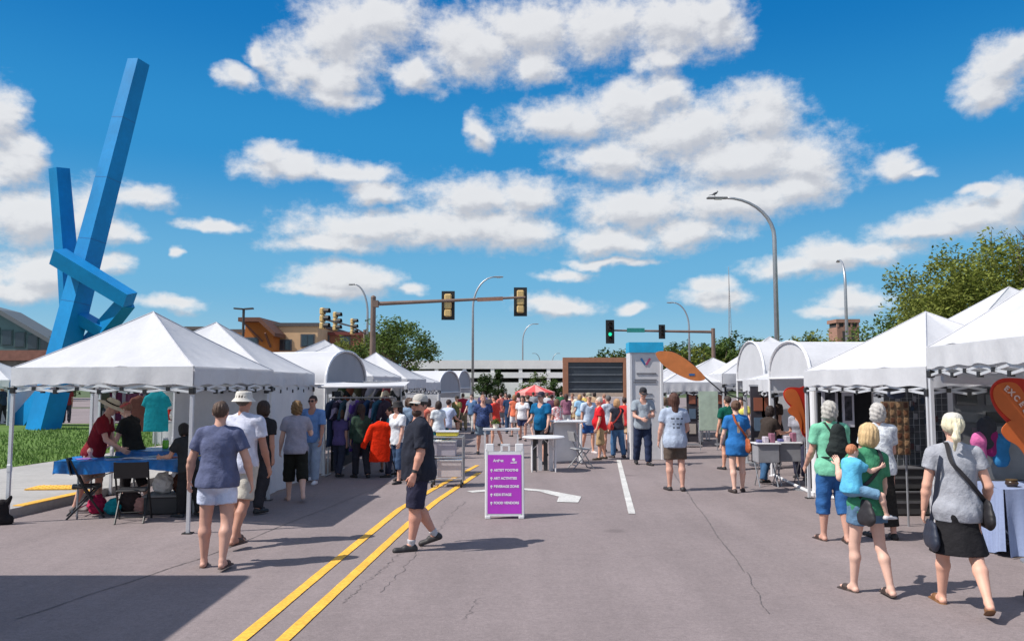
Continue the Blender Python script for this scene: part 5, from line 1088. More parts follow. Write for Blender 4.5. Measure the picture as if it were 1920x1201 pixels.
# white tables and things behind the sign
p = G(1020, 885); folding_table(Vector((p.x, p.y + .25, 0)), 0, .95, .76, .76, 'grey white round topped table right behind the sandwich board', round_=True, legm=WHITE_P)
r0 = empty('partition_panel', (G(1020, 885).x, G(1020, 885).y + .25, 0), 'slatted white panel standing under the round table', 'panel')
for i in range(4): MB().box((-.19 + i * .12, .1, .35), (.085, .03, .70), rz=.15).build('slat', TWHITE if i % 2 else mat('dark_grey_plastic', (.05, .05, .052), .6), r0)
p = G(1070, 868); r0 = empty('upended_table', (p.x, p.y, 0), 'white folding table stood on edge beside the round table', 'table')
MB().box((-.12, .1, .5), (.62, .05, .95), rz=.35, bev=.02).build('table_top', TWHITE, r0); MB().box((.22, -.05, .49), (.05, .4, .92), rz=.1, bev=.01).build('side_panel', TWHITE, r0); MB().box((-.05, .05, 1.0), (.8, .55, .045), rz=.2, bev=.015).build('shelf', TWHITE, r0)
p = G(1095, 880); cw = folding_chair(Vector((p.x - .05, p.y + .3, 0)), R(-75), 'white seated folding chair right of the upended table', 'white chairs', mat('chair_grey', (.3, .3, .31), .5))
r0 = empty('cardboard_box', (G(940, 858).x, G(940, 858).y, 0), 'long grey barrier table behind the sandwich board', 'table')
MB().box((0, 0, .74), (.95, .35, .045)).build('table_top', TWHITE, r0)
for s in (-1, 1): MB().box((s * .42, 0, .36), (.04, .3, .72)).build('leg', TWHITE, r0)
q = at(930, 815, G(930, 858).y); s = SDF((-.2, -.2, -.2), (.2, .2, .3), .02); s.ell((0, 0, .1), (.12, .12, .11), .02); V, Q = s.mesh()
r1 = empty('potted_plant', (q.x, r0.location.y, .763), 'small green potted plant on the grey barrier table', 'plant'); MB().lathe([(0, 0), (.07, 0), (.09, .12), (.075, .12), (.06, .1), (0, .1)], 14).build('pot', paint((225, 215, 200)), r1); b = MB()
for i in range(120):
    d = Vector((random.gauss(0, 1), random.gauss(0, 1), abs(random.gauss(0, 1)))).normalized() * .13 * random.random() ** .4 + Vector((0, 0, .12)); u_ = Vector((random.uniform(-1, 1), random.uniform(-1, 1), 1)).normalized() * .04; v_ = u_.cross(Vector((1, .3, 0))).normalized() * .02; b.add([d - u_, d - v_, d + u_, d + v_], [(0, 1, 2, 3)])
b.build('foliage', GREEN1, r1)
# hand cart behind the navy shirted man
p = G(838, 912); r0 = empty('utility_cart', (p.x, p.y + .1, 0), 'grey wheeled wire cart right of the navy shirted man', 'cart')
b = MB()
for x in (-.3, .3):
    for y in (-.22, .22): b.tube([(x, y, .1), (x, y, .95)], .014, 6)
for z in (.16, .55, .92):
    b.tube([(-.3, -.22, z), (.3, -.22, z), (.3, .22, z), (-.3, .22, z), (-.3, -.22, z)], .012, 6)
    for i in range(7): b.tube([(-.3 + i * .1, -.22, z), (-.3 + i * .1, .22, z)], .005, 4)
b.build('frame', METAL, r0)
for x in (-.27, .27):
    for y in (-.2, .2): MB().lathe([(0, -.02), (.05, -.02), (.055, 0), (.05, .02), (0, .02)], 12, M=Matrix.Translation((x, y, .055)) @ Matrix.Rotation(R(90), 4, 'Y')).build('wheel', BLACKP, r0)
for i, (x, z, c_, nm, d_) in enumerate(((-.05, .56, (170, 165, 175), 'grey', (.42, .34, .26)), (.05, .17, (200, 190, 190), 'pale', (.45, .34, .3)), (0, .93, (230, 215, 80), 'yellow lidded', (.4, .32, .07)))):
    r1 = empty('storage_box', (p.x + x, p.y + .1, z + .012), '%s storage box on the wire cart' % nm, 'box', 'boxes on the wire cart'); MB().box((0, 0, d_[2] / 2), d_, bev=.01).build('box_body', paint(c_), r1); MB().box((0, 0, d_[2] + .01), (d_[0] + .02, d_[1] + .02, .02)).build('lid', paint((215, 215, 220)), r1)
# kiosk with blue header
p = G(1210, 862); Y = p.y; a = at(1180, 642, Y); c = at(1243, 642, Y); W_ = c.x - a.x; r0 = empty('info_tower', ((a.x + c.x) / 2, Y + .3, 0), 'tall white information tower with bright blue header', 'information tower')
MB().box((0, 0, a.z / 2), (W_ - .12, .5, a.z - .02)).build('panel', mat('printed_vinyl', (.6, .6, .62), .5, var=.05), r0)
for s in (-1, 1): MB().box((s * (W_ / 2 - .035), 0, a.z / 2), (.07, .56, a.z), bev=.01).build('post', TWHITE, r0)
MB().box((0, -.02, a.z - .12), (W_ + .02, .58, .26)).build('header', mat('cyan_print', (.01, .36, .62), .4), r0)
b = MB(); vz = a.z - .5; b.beam((-.13, -.262, vz + .1), (-.03, -.262, vz - .06), .05, .012, up=(0, 1, 0)); b.build('emblem', mat('emblem_blue', (.02, .12, .3), .5), r0); b = MB(); b.beam((.1, -.262, vz + .1), (.0, -.263, vz - .06), .05, .012, up=(0, 1, 0)); b.build('emblem', mat('emblem_rose', (.4, .06, .15), .5), r0)
b = MB()
for i, (z, wl) in enumerate(((.78, .5), (.94, .56), (1.0, .56), (1.3, .3), (1.42, .36), (1.56, .28), (1.7, .4), (1.84, .3))): b.box((-.02 * (i % 3), -.262, a.z - z), (wl, .012, .028))
b.build('print_lines', mat('ink_grey', (.16, .16, .18), .6), r0)

# pale green map board and dark frames
p = G(1328, 850); Y = p.y + 1; a = at(1310, 733, Y); c = at(1347, 806, Y); r0 = empty('display_board', ((a.x + c.x) / 2, Y, 0), 'pale green printed board hanging before dark frames', 'display board')
MB().box((0, 0, (a.z + c.z) / 2), (c.x - a.x, .04, a.z - c.z)).build('board', mat('pale_green_print', (.45, .55, .45), .5, var=.15, scale=5), r0); MB().tube([(-.24, .03, 0), (-.24, .03, a.z)], .015, 6).tube([(.24, .03, 0), (.24, .03, a.z)], .015, 6).build('stand', METAL, r0)
for i, px in enumerate((1297, 1352, 1420, 1440)):
    a = at(px, 735, 24.3 if i < 2 else 18.2); YY = a.y; r1 = empty('exhibition_stand', (a.x, YY, 0), 'tall dark display panel, %s from the left in the right row' % ORD[i], 'display panel', 'dark display panels')
    MB().box((0, 0, 1.0), (.32, .06, 1.7)).build('panel', mat('dark_panel', (.04, .035, .045), .7), r1); MB().box((0, 0, .08), (.38, .3, .04)).build('base', METAL, r1); MB().box((0, .0, 1.87), (.36, .08, .04)).build('top_rail', METAL, r1)
    for j in range(3): MB().box((0, -.04, .55 + j * .45), (.2, .02, .3)).build('picture', paint([(180, 170, 160), (90, 110, 130), (150, 90, 70)][j]), r1)
# teardrop banners
def outline_prism(pts, th, M): return MB().prism(pts, -th / 2, th / 2, M)
def spline(pts, n=8):
    out = []; m = len(pts)
    for i in range(m):
        p0, p1, p2, p3 = [Vector(pts[(i + k) % m]) for k in (-1, 0, 1, 2)]
        for j in range(n):
            t = j / n; out.append(tuple(.5 * ((2 * p1) + (-p0 + p2) * t + (2 * p0 - 5 * p1 + 4 * p2 - p3) * t * t + (-p0 + 3 * p1 - 3 * p2 + p3) * t ** 3)))
    return out
ORG = mat('orange_banner', (.72, .17, .04), .6, var=.06, trans=.25); REDB = mat('red_banner', (.62, .03, .015), .6, var=.06, trans=.2); ORD_ = mat('burnt_orange_banner', (.72, .24, .07), .65, var=.1, trans=.2)
Mv = Matrix(((1, 0, 0, 0), (0, 0, 1, 0), (0, 1, 0, 0), (0, 0, 0, 1)))
def leaning_banner(Y, poly_px, pole_px, base, label):
    P = [at(x, y, Y) for x, y in poly_px]; o = Vector((base[0], Y, 0)); r0 = empty('feather_banner', o, label, 'banner')
    sp = spline([(p.x - o.x, p.z) for p in P]); MB().prism(sp[::-1], -.012, .012, Mv).build('banner', ORD_, r0)
    q = [at(x, y, Y) - o for x, y in pole_px]; MB().tube([(v.x, .02, v.z) for v in q] , .017, 6).build('pole', BLACKP, r0); return r0, sp
r0, sp = leaning_banner(19.5, [(1231, 660), (1262, 660), (1295, 680), (1322, 708), (1300, 713), (1262, 697), (1238, 678)], [(1236, 659), (1262, 659), (1296, 679), (1322, 707), (1352, 733), (1400, 752)], (at(1400, 752, 19.5).x, 0), 'burnt orange paddle shaped banner leaning out over the street')
MB().tube([(0, .02, 0), (0, .02, at(1400, 752, 19.5).z + .04)], .025, 8).lathe([(.2, 0), (.2, .02), (.03, .04), (0, .04)], 14).build('stand', METAL, r0)
b = MB(); q = at(1297, 702, 19.5) - Vector(r0.location); b.box((q.x, -.016, q.z), (.14, .008, .05)); b.build('emblem', mat('emblem_blue', (.02, .12, .3), .5), r0)
def flame_flag(p, s, label, writing=True, rz=0, mirror=False):
    r0 = empty('flame_flag', p, label, 'flag', None, rz)
    L_ = [(-.52, 1.92), (-.30, 2.08), (.15, 2.07), (.50, 1.95), (.50, .0), (.26, -.05), (.22, .35), (.13, .72), (-.02, 1.02), (-.26, 1.22), (-.45, 1.45), (-.55, 1.7)]
    L2 = [(-.35, 1.12), (-.18, 1.24), (.02, 1.12), (.16, .85), (.24, .5), (.20, .08), (.10, .45), (-.06, .72), (-.28, .86), (-.38, 1.0)]
    def sc(l, d=0): return [(x * s * (1 - d), (y - 1) * s * (1 - d) + s) for x, y in l]
    MB().prism(spline(sc(L_))[::-1], -.006, .012, Mv).build('red_panel', REDB, r0)
    a1 = [(-.48, 1.9), (-.30, 2.0), (-.05, 1.98), (.12, 1.75), (.28, 1.3), (.40, .7), (.42, .1), (.33, .02), (.27, .4), (.18, .76), (.02, 1.08), (-.22, 1.28), (-.41, 1.48), (-.51, 1.7)]
    MB().prism(spline(sc(a1))[::-1], -.016, -.0065, Mv).build('orange_flame', ORG, r0)
    MB().prism(spline(sc([(x - .01, y - .0) for x, y in L2]))[::-1], -.028, -.018, Mv).build('orange_flame', ORG, r0)
    b = MB(); z0 = sc([(.38, 0)])[0]; b.tube([(z0[0], .03, -p[2] + .02 if False else -p[2]), (z0[0], .03, 2.1 * s)], .016 * max(s, .7), 8); b.lathe([(.22, -p[2]), (.22, -p[2] + .02), (.03, -p[2] + .04), (0, -p[2] + .04)], 16, (z0[0], .03, 0)); b.build('pole', METAL, r0)
    if writing:
        path = [(-.25, 1.88), (-.16, 1.80), (-.06, 1.69), (.04, 1.57), (.11, 1.44), (.18, 1.30), (.24, 1.16), (.29, 1.01), (.33, .86), (.36, .71)]
        for ch, i in zip('EXCELLENCE', range(10)):
            x, z = sc([path[i]])[0]; x2, z2 = sc([path[min(i + 1, 9)]])[0]; x1, z1 = sc([path[max(i - 1, 0)]])[0]; an = math.atan2(z2 - z1, x2 - x1)
            o = text_mesh(ch, .155 * s, 'letter', mat('flag_lettering', (.75, .55, .5), .6), r0, ext=.003, bold=.006 * s, align='CENTER'); o.matrix_local = Matrix.Translation((x, -.022, z)) @ Matrix.Rotation(-an, 4, 'Y') @ Matrix.Rotation(R(90), 4, 'X') @ Matrix.Translation((0, -.05 * s, 0))
    return r0
q = at(1905, 905, 8.7); flame_flag((q.x + .07, 8.7, q.z), .54, 'large orange and red flame flag reading EXCELLENCE at the right edge')
q = at(1502, 812, 14.6); flame_flag((q.x - .08, 14.6, q.z), .40, 'smaller orange flame flag hanging in the arch tent', False)
# right: blue clothed table
p = G(1900, 1027); tcx = 6.45; folding_table(Vector((tcx, 9.35, 0)), 0, 1.9, .7, .74, 'folding table under pale blue cloth in the large right tent')
drape((tcx, 9.35, 0), 0, 1.9, .7, .74, .71, mat('pale_blue_cloth', (.26, .32, .50), .8, var=.05, bump=.2, bscale=30), 'pale blue floor length tablecloth on the right hand table', .022, seedv=2)
for i, (x, c_, nm, h_) in enumerate(((-.75, (60, 45, 35), 'dark bowl of fruit', .07), (-.5, (200, 150, 60), 'golden jar', .1), (-.3, (170, 60, 50), 'red jar', .09), (-.1, (230, 190, 60), 'yellow bowl', .06))):
    r1 = empty('jar', (tcx + x, 9.2, .755), nm + ' on the pale blue table', 'jar'); MB().lathe([(0, 0), (.05, 0), (.07, h_ * .5), (.055, h_), (0, h_)], 14).build('bowl', paint(c_, .3), r1, smooth=True); MB().lathe([(.06, h_), (.06, h_ + .012), (0, h_ + .014)], 14).build('lid', paint((90, 70, 40)), r1)
# dark bins between the shoppers
p = G(1705, 968)
for i, (dx_, z, h_, nm) in enumerate(((0, 0, .36, 'lower'), (0, .37, .33, 'upper'))):
    r1 = empty('storage_bin', (p.x + .12, p.y + .3, z), '%s dark grey storage bin stacked before the earring board' % nm, 'bin', 'dark storage bins'); b = MB()
    for k_ in range(2):
        pass
    MB().box((0, 0, h_ / 2), (.95, .5, h_ - .02), bev=.02).build('bin_body', mat('dark_grey_plastic', (.05, .05, .052), .6), r1); MB().box((0, 0, h_ - .015), (1.0, .55, .03), bev=.008).box((0, -.26, h_ * .55), (.8, .02, .03)).build('lid', mat('bin_lid', (.10, .10, .11), .5), r1)
# earring board
q = at(1680, 860, 10.9); a = at(1652, 752, 10.9); c = at(1706, 852, 10.9); r0 = empty('earring_board', ((a.x + c.x) / 2, 10.9, 0), 'tan earring board with rows of cards under a dark oval sign', 'display board'); Wb, z0, z1 = c.x - a.x, c.z, a.z
MB().box((0, 0, (z0 + z1) / 2), (Wb, .04, z1 - z0)).build('board', mat('tan_board', (.25, .165, .095), .8, var=.15, scale=5), r0); MB().tube([(-.15, .04, 0), (-.15, .04, z0 + .1)], .015, 6).build('leg', METAL, r0); MB().tube([(.15, .04, 0), (.15, .04, z0 + .1)], .015, 6).build('leg', METAL, r0)
for i in range(4):
    for j in range(7):
        x = -Wb / 2 + Wb * (i + .5) / 4; z = z1 - (z1 - z0) * (j + .5) / 7; MB().box((x, -.027, z), (.055, .01, .07), bev=.003).box((x, -.034, z - .005), (.02, .006, .03)).build('earring_card', paint([(95, 62, 45), (120, 85, 60), (150, 120, 90)][(i + j) % 3]), r0)
MB().lathe([(0, -.01), (1, -.01), (1, .01), (0, .01)], 24, M=Matrix.Translation((.02, -.01, z1 + .09)) @ Matrix.Rotation(R(90), 4, 'X') @ Matrix.Diagonal((.12, .055, 1, 1))).build('oval_sign', mat('oval_navy', (.03, .04, .07), .5), r0)
# grid wall with jewellery
def gridwall(p, rz, W_, H_, label, z0=0):
    r1 = empty('grid_wall', p, label, 'grid wall', None, rz); b = MB()
    for i in range(int(W_ / .1) + 1): b.tube([(-W_ / 2 + i * .1, 0, z0), (-W_ / 2 + i * .1, 0, z0 + H_)], .004, 4)
    for i in range(int(H_ / .1) + 1): b.tube([(-W_ / 2, .004, z0 + i * .1), (W_ / 2, .004, z0 + i * .1)], .004, 4)
    b.build('grid', METAL, r1); return r1
r1 = gridwall((6.15, 12.1, 0), R(12), 1.0, 1.8, 'steel grid wall of hanging jewellery right of the earring board')
for i in range(24):
    x, z = random.uniform(-.42, .42), random.uniform(.7, 1.7); MB().box((x, -.03, z), (.06, .015, .09), bev=.004).build('jewellery_card', paint([(60, 62, 70), (150, 150, 155), (90, 60, 60), (40, 60, 80)][i % 4]), r1)
MB().box((0, .06, 1.0), (1.1, .02, 1.9)).build('backcloth', mat('grey_backcloth', (.12, .13, .145), .9), r1)
# grey side wall with pictures inside the large right tent
GW = mat('grey_side_cloth', (.16, .165, .175), .9, var=.1, scale=3)
r1 = empty('picture_wall', (6.9, 10.15, 0), 'grey fabric wall hung with small dark pictures behind the flag', 'display wall'); MB().box((0, 0, .95), (2.6, .03, 1.86)).build('cloth_panel', GW, r1)
for i in range(14):
    x = -1.15 + (i % 7) * .37; z = 1.72 - (i // 7) * .22; MB().box((x, -.03, z), (.26, .02, .13)).build('picture', paint([(60, 60, 64), (110, 112, 116), (45, 45, 50)][i % 3]), r1)
b = MB(); b.grid(lambda u, v: Vector((-1.25 + 2.0 * u, -.28 - .02 * v + .03 * math.sin(u * 13), .75 + .65 * v * (1 - .3 * (u - .3) ** 2))), 20, 8); b.build('hanging_cloth', mat('silver_cloth', (.25, .26, .27), .6), r1, smooth=True)
# pink and plum bags behind the ponytail woman
for i, (px, py, c_, nm, r_) in enumerate(((1836, 826, (205, 105, 160), 'pink', .10), (1858, 818, (140, 40, 100), 'plum', .09), (1876, 830, (50, 120, 170), 'blue', .11), (1850, 798, (60, 62, 68), 'charcoal', .11))):
    q = at(px, py, 9.75); s = SDF((-.2, -.2, -.3), (.2, .2, .2), .014); s.ell((0, 0, 0), (r_, r_ * .7, r_ * 1.1), .02); s.cone((0, 0, -r_ * .6), (0, 0, -r_ * 1.8), r_ * .8, r_ * .9, .03, (0, 1, 0), .6); s.folds(.006, i, 1.2); V, Q = s.mesh(); tag(np_obj('hanging_bag', [(V, Q, 0)], [cloth(c_)], None, (q.x, 9.75, q.z)), '%s bag hanging behind the flame flag' % nm, 'bag', 'coloured hanging bags')
# framed photographs in the arch tent
for i, (px0, px1, py0, py1, Y) in enumerate(((1540, 1571, 728, 770, 14.0), (1578, 1602, 730, 800, 14.0), (1541, 1570, 778, 820, 14.0))):
    a = at(px0, py0, Y); c = at(px1, py1, Y); r1 = empty('framed_photograph', ((a.x + c.x) / 2, Y, (a.z + c.z) / 2), 'white matted dark photograph, %s of three on the black panel' % ORD[i], 'photograph', 'framed photographs'); w2, h2 = c.x - a.x, a.z - c.z
    MB().box((0, 0, 0), (w2, .03, h2)).build('mat_board', paint((215, 215, 225)), r1); MB().box((0, -.018, 0), (w2 * .62, .01, h2 * .66)).build('print', mat('dark_print', (.06, .06, .075), .4, var=.9, scale=14), r1)
r1 = empty('exhibition_stand', (5.95, 14.1, 0), 'black fabric panel carrying the framed photographs', 'display panel'); MB().box((-.18, 0, 1.05), (1.1, .05, 1.9)).build('panel', mat('black_felt', (.015, .015, .018), .95), r1); MB().tube([(-.76, 0, 0), (-.76, 0, 2.0)], .02, 8).build('post', WHITE_P, r1); MB().tube([(.4, 0, 0), (.4, 0, 2.0)], .02, 8).build('post', WHITE_P, r1)
r1 = empty('base_rail', (5.18, 13.8, 0), 'white ground rail along the front of the arch tent', 'rail'); MB().tube([(0, 0, .03), (.25, 2.9, .03)], .03, 8).tube([(0, 0, .03), (.55, -1.0, .03)], .03, 8).build('rail', WHITE_P, r1); MB().box((0, 0, .04), (.12, .12, .08), bev=.01).build('foot', WHITE_P, r1)
MB().tube([(.02, -.02, 0), (.02, -.02, 2.0)], .055, 10).build('post', WHITE_P, r1)
# grey folding carts with crates near (1460, 880)
for i, (px, py, nm) in enumerate(((1447, 915, 'left'), (1488, 912, 'right'))):
    p = G(px, py); r1 = empty('display_stand', (p.x, p.y + .3, 0), '%s of two grey fronted display stands with folding legs' % nm, 'display stand', 'grey display stands')
    MB().box((0, 0, .62), (.40, .36, .34), bev=.01).build('tray', mat('grey_tray', (.28, .28, .30), .7), r1); b = MB()
    for s in (-1, 1):
        MB().tube([(s * .17, -.16, 0), (s * .17, .16, .46)], .012, 6).tube([(s * .17, .16, 0), (s * .17, -.16, .46)], .012, 6).build('leg', METAL, r1)
    MB().box((0, 0, .80), (.46, .42, .025), bev=.006).build('table_top', TWHITE, r1)
    for k_ in range(3): tag(MB().box((p.x - .12 + k_ * .12, p.y + .3, .84 + .03 * k_), (.09, .14, .05 + .06 * k_), bev=.01).build('print_stack', paint([(90, 90, 140), (200, 190, 200), (150, 100, 120)][k_])), '%s stack of prints on the %s grey stand' % (('violet', 'pale', 'mauve')[k_], nm), 'prints')
# small goods of the far street: red striped umbrella
p = at(1003, 728, 46); r1 = empty('parasol', (p.x, 46, 0), 'red striped parasol above the far crowd', 'parasol'); cz = p.z + .22
b = MB(); n = 12
for i in range(n):
    a0, a1 = 2 * math.pi * i / n, 2 * math.pi * (i + 1) / n; b.mi = i % 2; b.add([(0, 0, cz), (1.15 * math.cos(a0), 1.15 * math.sin(a0), cz - .42), (1.15 * math.cos(a1), 1.15 * math.sin(a1), cz - .42)], [(0, 1, 2)])
    b.add([(1.15 * math.cos(a0), 1.15 * math.sin(a0), cz - .42), (1.15 * math.cos(a0), 1.15 * math.sin(a0), cz - .62), (1.15 * math.cos(a1), 1.15 * math.sin(a1), cz - .62), (1.15 * math.cos(a1), 1.15 * math.sin(a1), cz - .42)], [(0, 1, 2, 3)])
b.build('canopy', [cloth((205, 85, 85)), cloth((215, 150, 145))], r1); MB().tube([(0, 0, 0), (0, 0, cz + .05)], .025, 8).build('pole', METAL, r1)
# dark skirted table beside the left row and hat stand
p = G(858, 800); r1 = empty('skirted_table', (-2.55, 24.5, 0), 'black skirted table at the end of the left row', 'table'); MB().box((0, 0, .45), (1.3, .7, .9), bev=.02).build('skirt', cloth((45, 45, 46)), r1); MB().box((0, 0, .92), (1.36, .76, .03)).build('table_top', TWHITE, r1)
# purple curtains etc. on lawn tents
for i, (x, c_, nm) in enumerate(((-19.6, (120, 60, 95), 'plum'), (-18.6, (150, 95, 130), 'mauve'), (-17.6, (70, 50, 75), 'dark violet'), (-16.4, (130, 80, 110), 'faded purple'))):
    b = MB(); b.grid(lambda u, v: Vector((x + .8 * u, 38.5 + .08 * math.sin(u * 20), .1 + 1.7 * v)), 20, 4); tag(b.build('curtain', cloth(c_), smooth=True), '%s curtain hanging in the lawn tent behind the sculpture' % nm, 'curtain', 'curtains in the lawn tent')
# ------------------------------------------------------------------ people
SKN = (203, 156, 138); SKD = (182, 132, 112); SKP = (220, 178, 160)
# --- large figures
L1 = person(404, 1062, 754, 6, 'woman from behind in slate blue tee and white shorts on the road', girth=1.24, fem=True, skin=SKN, style='short', hair=(84, 66, 56), top=('tee', (92, 98, 128)), bot=('shorts', (205, 212, 235), .56), legs=((2, 4, 4), (-8, 14, 4)), arms=((4, 24, 14), (-2, 24, 16)), sandal=True, shoe=(70, 50, 45), hem=.02, ease=.7, thigh=1.0, vox=.010, nod=4)
P2 = person(440, 1022, 731, -10, 'man in white tee and pale sun hat walking beside the blue shirted woman', pos=G(448, 1020), girth=1.1, style='short', hair=(90, 80, 72), top=('tee', (205, 208, 225)), bot=('shorts', (190, 185, 175), .9), hat=('bucket', (205, 200, 192)), legs=((14, 6), (-14, 18)), arms=((2, 10, 10), (6, 12, 16)), skin=SKD, sandal=True, shoe=(80, 60, 50))
person(488, 960, 752, -20, 'dark haired woman in black top half hidden behind the white hatted man', style='bob', hair=(50, 36, 30), top=('tee', (40, 40, 44)), bot=('pants', (50, 48, 52)), fem=True, skin=SKD)
person(553, 938, 752, 20, 'woman in grey lilac tee and wide black cropped trousers, arm raised', girth=1.12, fem=True, style='curly', hair=(120, 92, 58), top=('tee', (152, 150, 165)), bot=('capri', (34, 34, 30), 1.35), ease=1.8, arms=((10, 14, 8), (30, 22, 75)), legs=((6, 6), (-14, 16)), sandal=True, shoe=(150, 135, 130), skin=SKP)
person(585, 905, 741, 170, 'man in light blue shirt and sunglasses facing us by the white wall', girth=1.08, style='crop', hair=(60, 45, 40), top=('tee', (105, 140, 190)), sleeve=.8, bot=('pants', (150, 165, 185)), glasses=True, shoe=(225, 225, 230), legs=((10, 6), (-10, 14)), skin=SKD)
person(172, 958, 745, -78, 'man in dark red tee and wide straw hat leaning over the blue table', lean=16, nod=18, girth=1.06, style='short', hair=(150, 140, 130), hat=('straw', (205, 195, 170)), top=('tee', (120, 28, 38)), bot=('shorts', (175, 150, 140), .95), arms=((12, 6, 14), (18, 6, 40)), skin=SKN, shoe=(120, 110, 110))
person(252, 948, 752, 85, 'person in black top and pink banded visor facing the straw hatted man', pos=Vector((-6.05, 12.85, 0)), lean=10, nod=22, girth=1.12, fem=True, style='short', hair=(150, 110, 90), hat=('visor', (190, 90, 90)), top=('tee', (42, 44, 44)), bot=('capri', (45, 42, 45)), arms=((18, 12, 34), (16, 12, 30)), skin=SKP)
person(352, 968, 806, 60, 'person with black hair sitting low at the right end of the blue table', H=1.35, style='bob', hair=(38, 32, 32), top=('tee', (52, 54, 56)), bot=('pants', (42, 42, 44)), lean=14, nod=16, arms=((25, 10, 60), (25, 10, 60)), shoe=(50, 50, 52), girth=1.15)
# navy man in profile
NM = person(783, 1028, 741, 104, 'heavy bearded man in navy polo and dark shorts striding left across the yellow lines', girth=1.40, belly=.02, lean=0, nod=-4, style='short', hair=(60, 50, 44), beard=(70, 52, 46), glasses=True, hat=('cap', (180, 176, 170)), top=('shirt', (40, 43, 55)), sleeve=.85, bot=('shorts', (46, 46, 66), 1.0), legs=((7, 2), (2, 36)), turn=46, arms=((2, 6, 16), (-4, 6, 26)), shoe=(48, 46, 48), sock=(190, 190, 195), skin=(205, 150, 130), watch=0, vox=.010, hem=-.03, thigh=.95, grip=(0, 0), ease=1.1)
person(746, 905, 752, 140, 'woman in black sun hat and white top behind the navy polo man', fem=True, style='long', hair=(50, 36, 32), hat=('bucket', (38, 36, 38)), top=('tee', (215, 218, 225)), bot=('capri', (60, 80, 110)), skin=SKN)
person(733, 900, 762, 100, 'person in turquoise top partly hidden behind the navy polo man', pos=G(733, 893), style='short', hair=(60, 48, 42), top=('tee', (60, 150, 165)), bot=('pants', (50, 52, 70)))
person(717, 888, 757, 10, 'dark haired browser in black tunic beside the orange jacket', pos=G(724, 884), fem=True, style='long', hair=(40, 30, 28), top=('tee', (60, 62, 60)), bot=('skirt', (50, 52, 58), .9), skin=SKD, legs=((4, 4), (-4, 6)))
# right hand group
R15 = person(1564, 1014, 753, 2, 'white haired shopper in mint tee and blue capris with black rucksack', girth=1.12, fem=True, style='fluffy', hair=(176, 172, 166), top=('tee', (120, 190, 160)), bot=('capri', (50, 95, 150), 1.35), legs=((6, 4), (-6, 8)), arms=((10, 10, 30), (14, 8, 70)), sandal=True, shoe=(60, 45, 40), skin=SKN)
WM = person(1652, 1010, 757, -4, 'white haired person in white top and long black skirt behind the girl in green', pos=G(1655, 1008), girth=1.06, fem=True, style='fluffy', hair=(184, 180, 176), top=('tee', (215, 220, 225)), bot=('long_skirt', (40, 38, 36), 1.75), arms=((10, 10, 20), (12, 8, 60)), legs=((4, 3), (-4, 5)), skin=SKN, pattern=(185, 190, 200))
GW_ = person(1630, 1112, 800, 12, 'blonde woman in green tee and denim shorts carrying a toddler on her left hip', fem=True, girth=.98, style='bob', hair=(205, 175, 130), top=('tee', (70, 140, 105)), bot=('shorts', (92, 122, 150), .42), legs=((10, 6), (-8, 12)), arms=((34, 18, 88, 30), (6, 10, 16)), sandal=True, shoe=(60, 48, 44), skin=SKP, lean=2, side=6, vox=.010, H=1.55)
PW = person(1803, 1142, 773, -14, 'woman with blonde ponytail, grey tee and black skirt walking away at the right', fem=True, girth=1.10, style='pony', hair=(222, 212, 182), hat=('cap', (205, 200, 190)), top=('tee', (158, 160, 168)), bot=('skirt', (36, 35, 38), .93), legs=((16, 4), (-16, 26)), arms=((2, 14, 12), (-8, 20, 52)), sandal=True, shoe=(120, 82, 50), skin=(222, 170, 148), vox=.010, sleeve=.5, hem=-.02)
# toddler on the hip
q = at(1594, 830, 7.42)
person(0, 0, 0, -72, 'toddler in light blue outfit carried on the left hip of the green tee woman', pos=Vector((q.x, 7.42, 0)), H=.80, z=.70, head=1.22, style='crop', hair=(185, 120, 85), top=('tee', (95, 180, 215)), bot=('shorts', (120, 160, 190), .9), legs=((75, 60, 20), (75, 60, 40)), arms=((50, 10, 40), (60, 10, 50)), skin=SKP, vox=.011, girth=1.12, shoe=(200, 200, 205), nod=6)

# --- street, middle distance
person(1267, 919, 738, 4, 'woman in pale grey printed tee and brown shorts in the middle of the street', girth=1.22, fem=True, style='long', hair=(82, 52, 42), top=('tee', (168, 180, 200)), bot=('shorts', (92, 80, 72), .8), legs=((3, 3), (-3, 5)), arms=((4, 12, 14), (8, 14, 60)), shoe=(48, 44, 46), skin=SKN, hem=-.05, print=((90, 96, 108), ((.0, .035, .13, 70), (-.10, -.06, .10, 90), (-.16, -.13, .07, 60))))
R13 = person(1384, 922, 752, 2, 'woman in bright blue tee with tan shoulder bag, bare legs', girth=1.08, fem=True, style='bun', hair=(96, 70, 54), top=('tee', (45, 110, 175)), bot=('shorts', (62, 92, 122), .5), legs=((-4, 8), (6, 4)), arms=((8, 16, 20), (10, 20, 70)), shoe=(60, 50, 48), skin=SKP, hem=-.1, print=((170, 150, 130), ((-.12, .06, .022, 1),)))
person(1436, 905, 765, -60, 'person in dark brown top and jeans bending toward the display stands', lean=18, style='bob', hair=(46, 34, 30), top=('tee', (58, 50, 46)), bot=('pants', (62, 96, 132)), fem=True, arms=((40, 8, 50), (30, 8, 60)), H=1.5)
person(1368, 880, 742, 20, 'man in dark green tee beyond the bright blue tee woman', style='crop', hair=(60, 46, 40), top=('tee', (20, 90, 75)), bot=('shorts', (70, 80, 90)))
person(1206, 873, 727, 186, 'man in black cap, grey shirt and navy trousers reading in the street', pos=G(1206, 871), girth=1.08, style='short', hair=(60, 56, 52), hat=('cap', (38, 38, 44)), top=('shirt', (148, 158, 168)), bot=('pants', (42, 52, 78)), arms=((20, 6, 70, 30), (14, 6, 60, 30)), nod=16, skin=SKN, belly=.02)
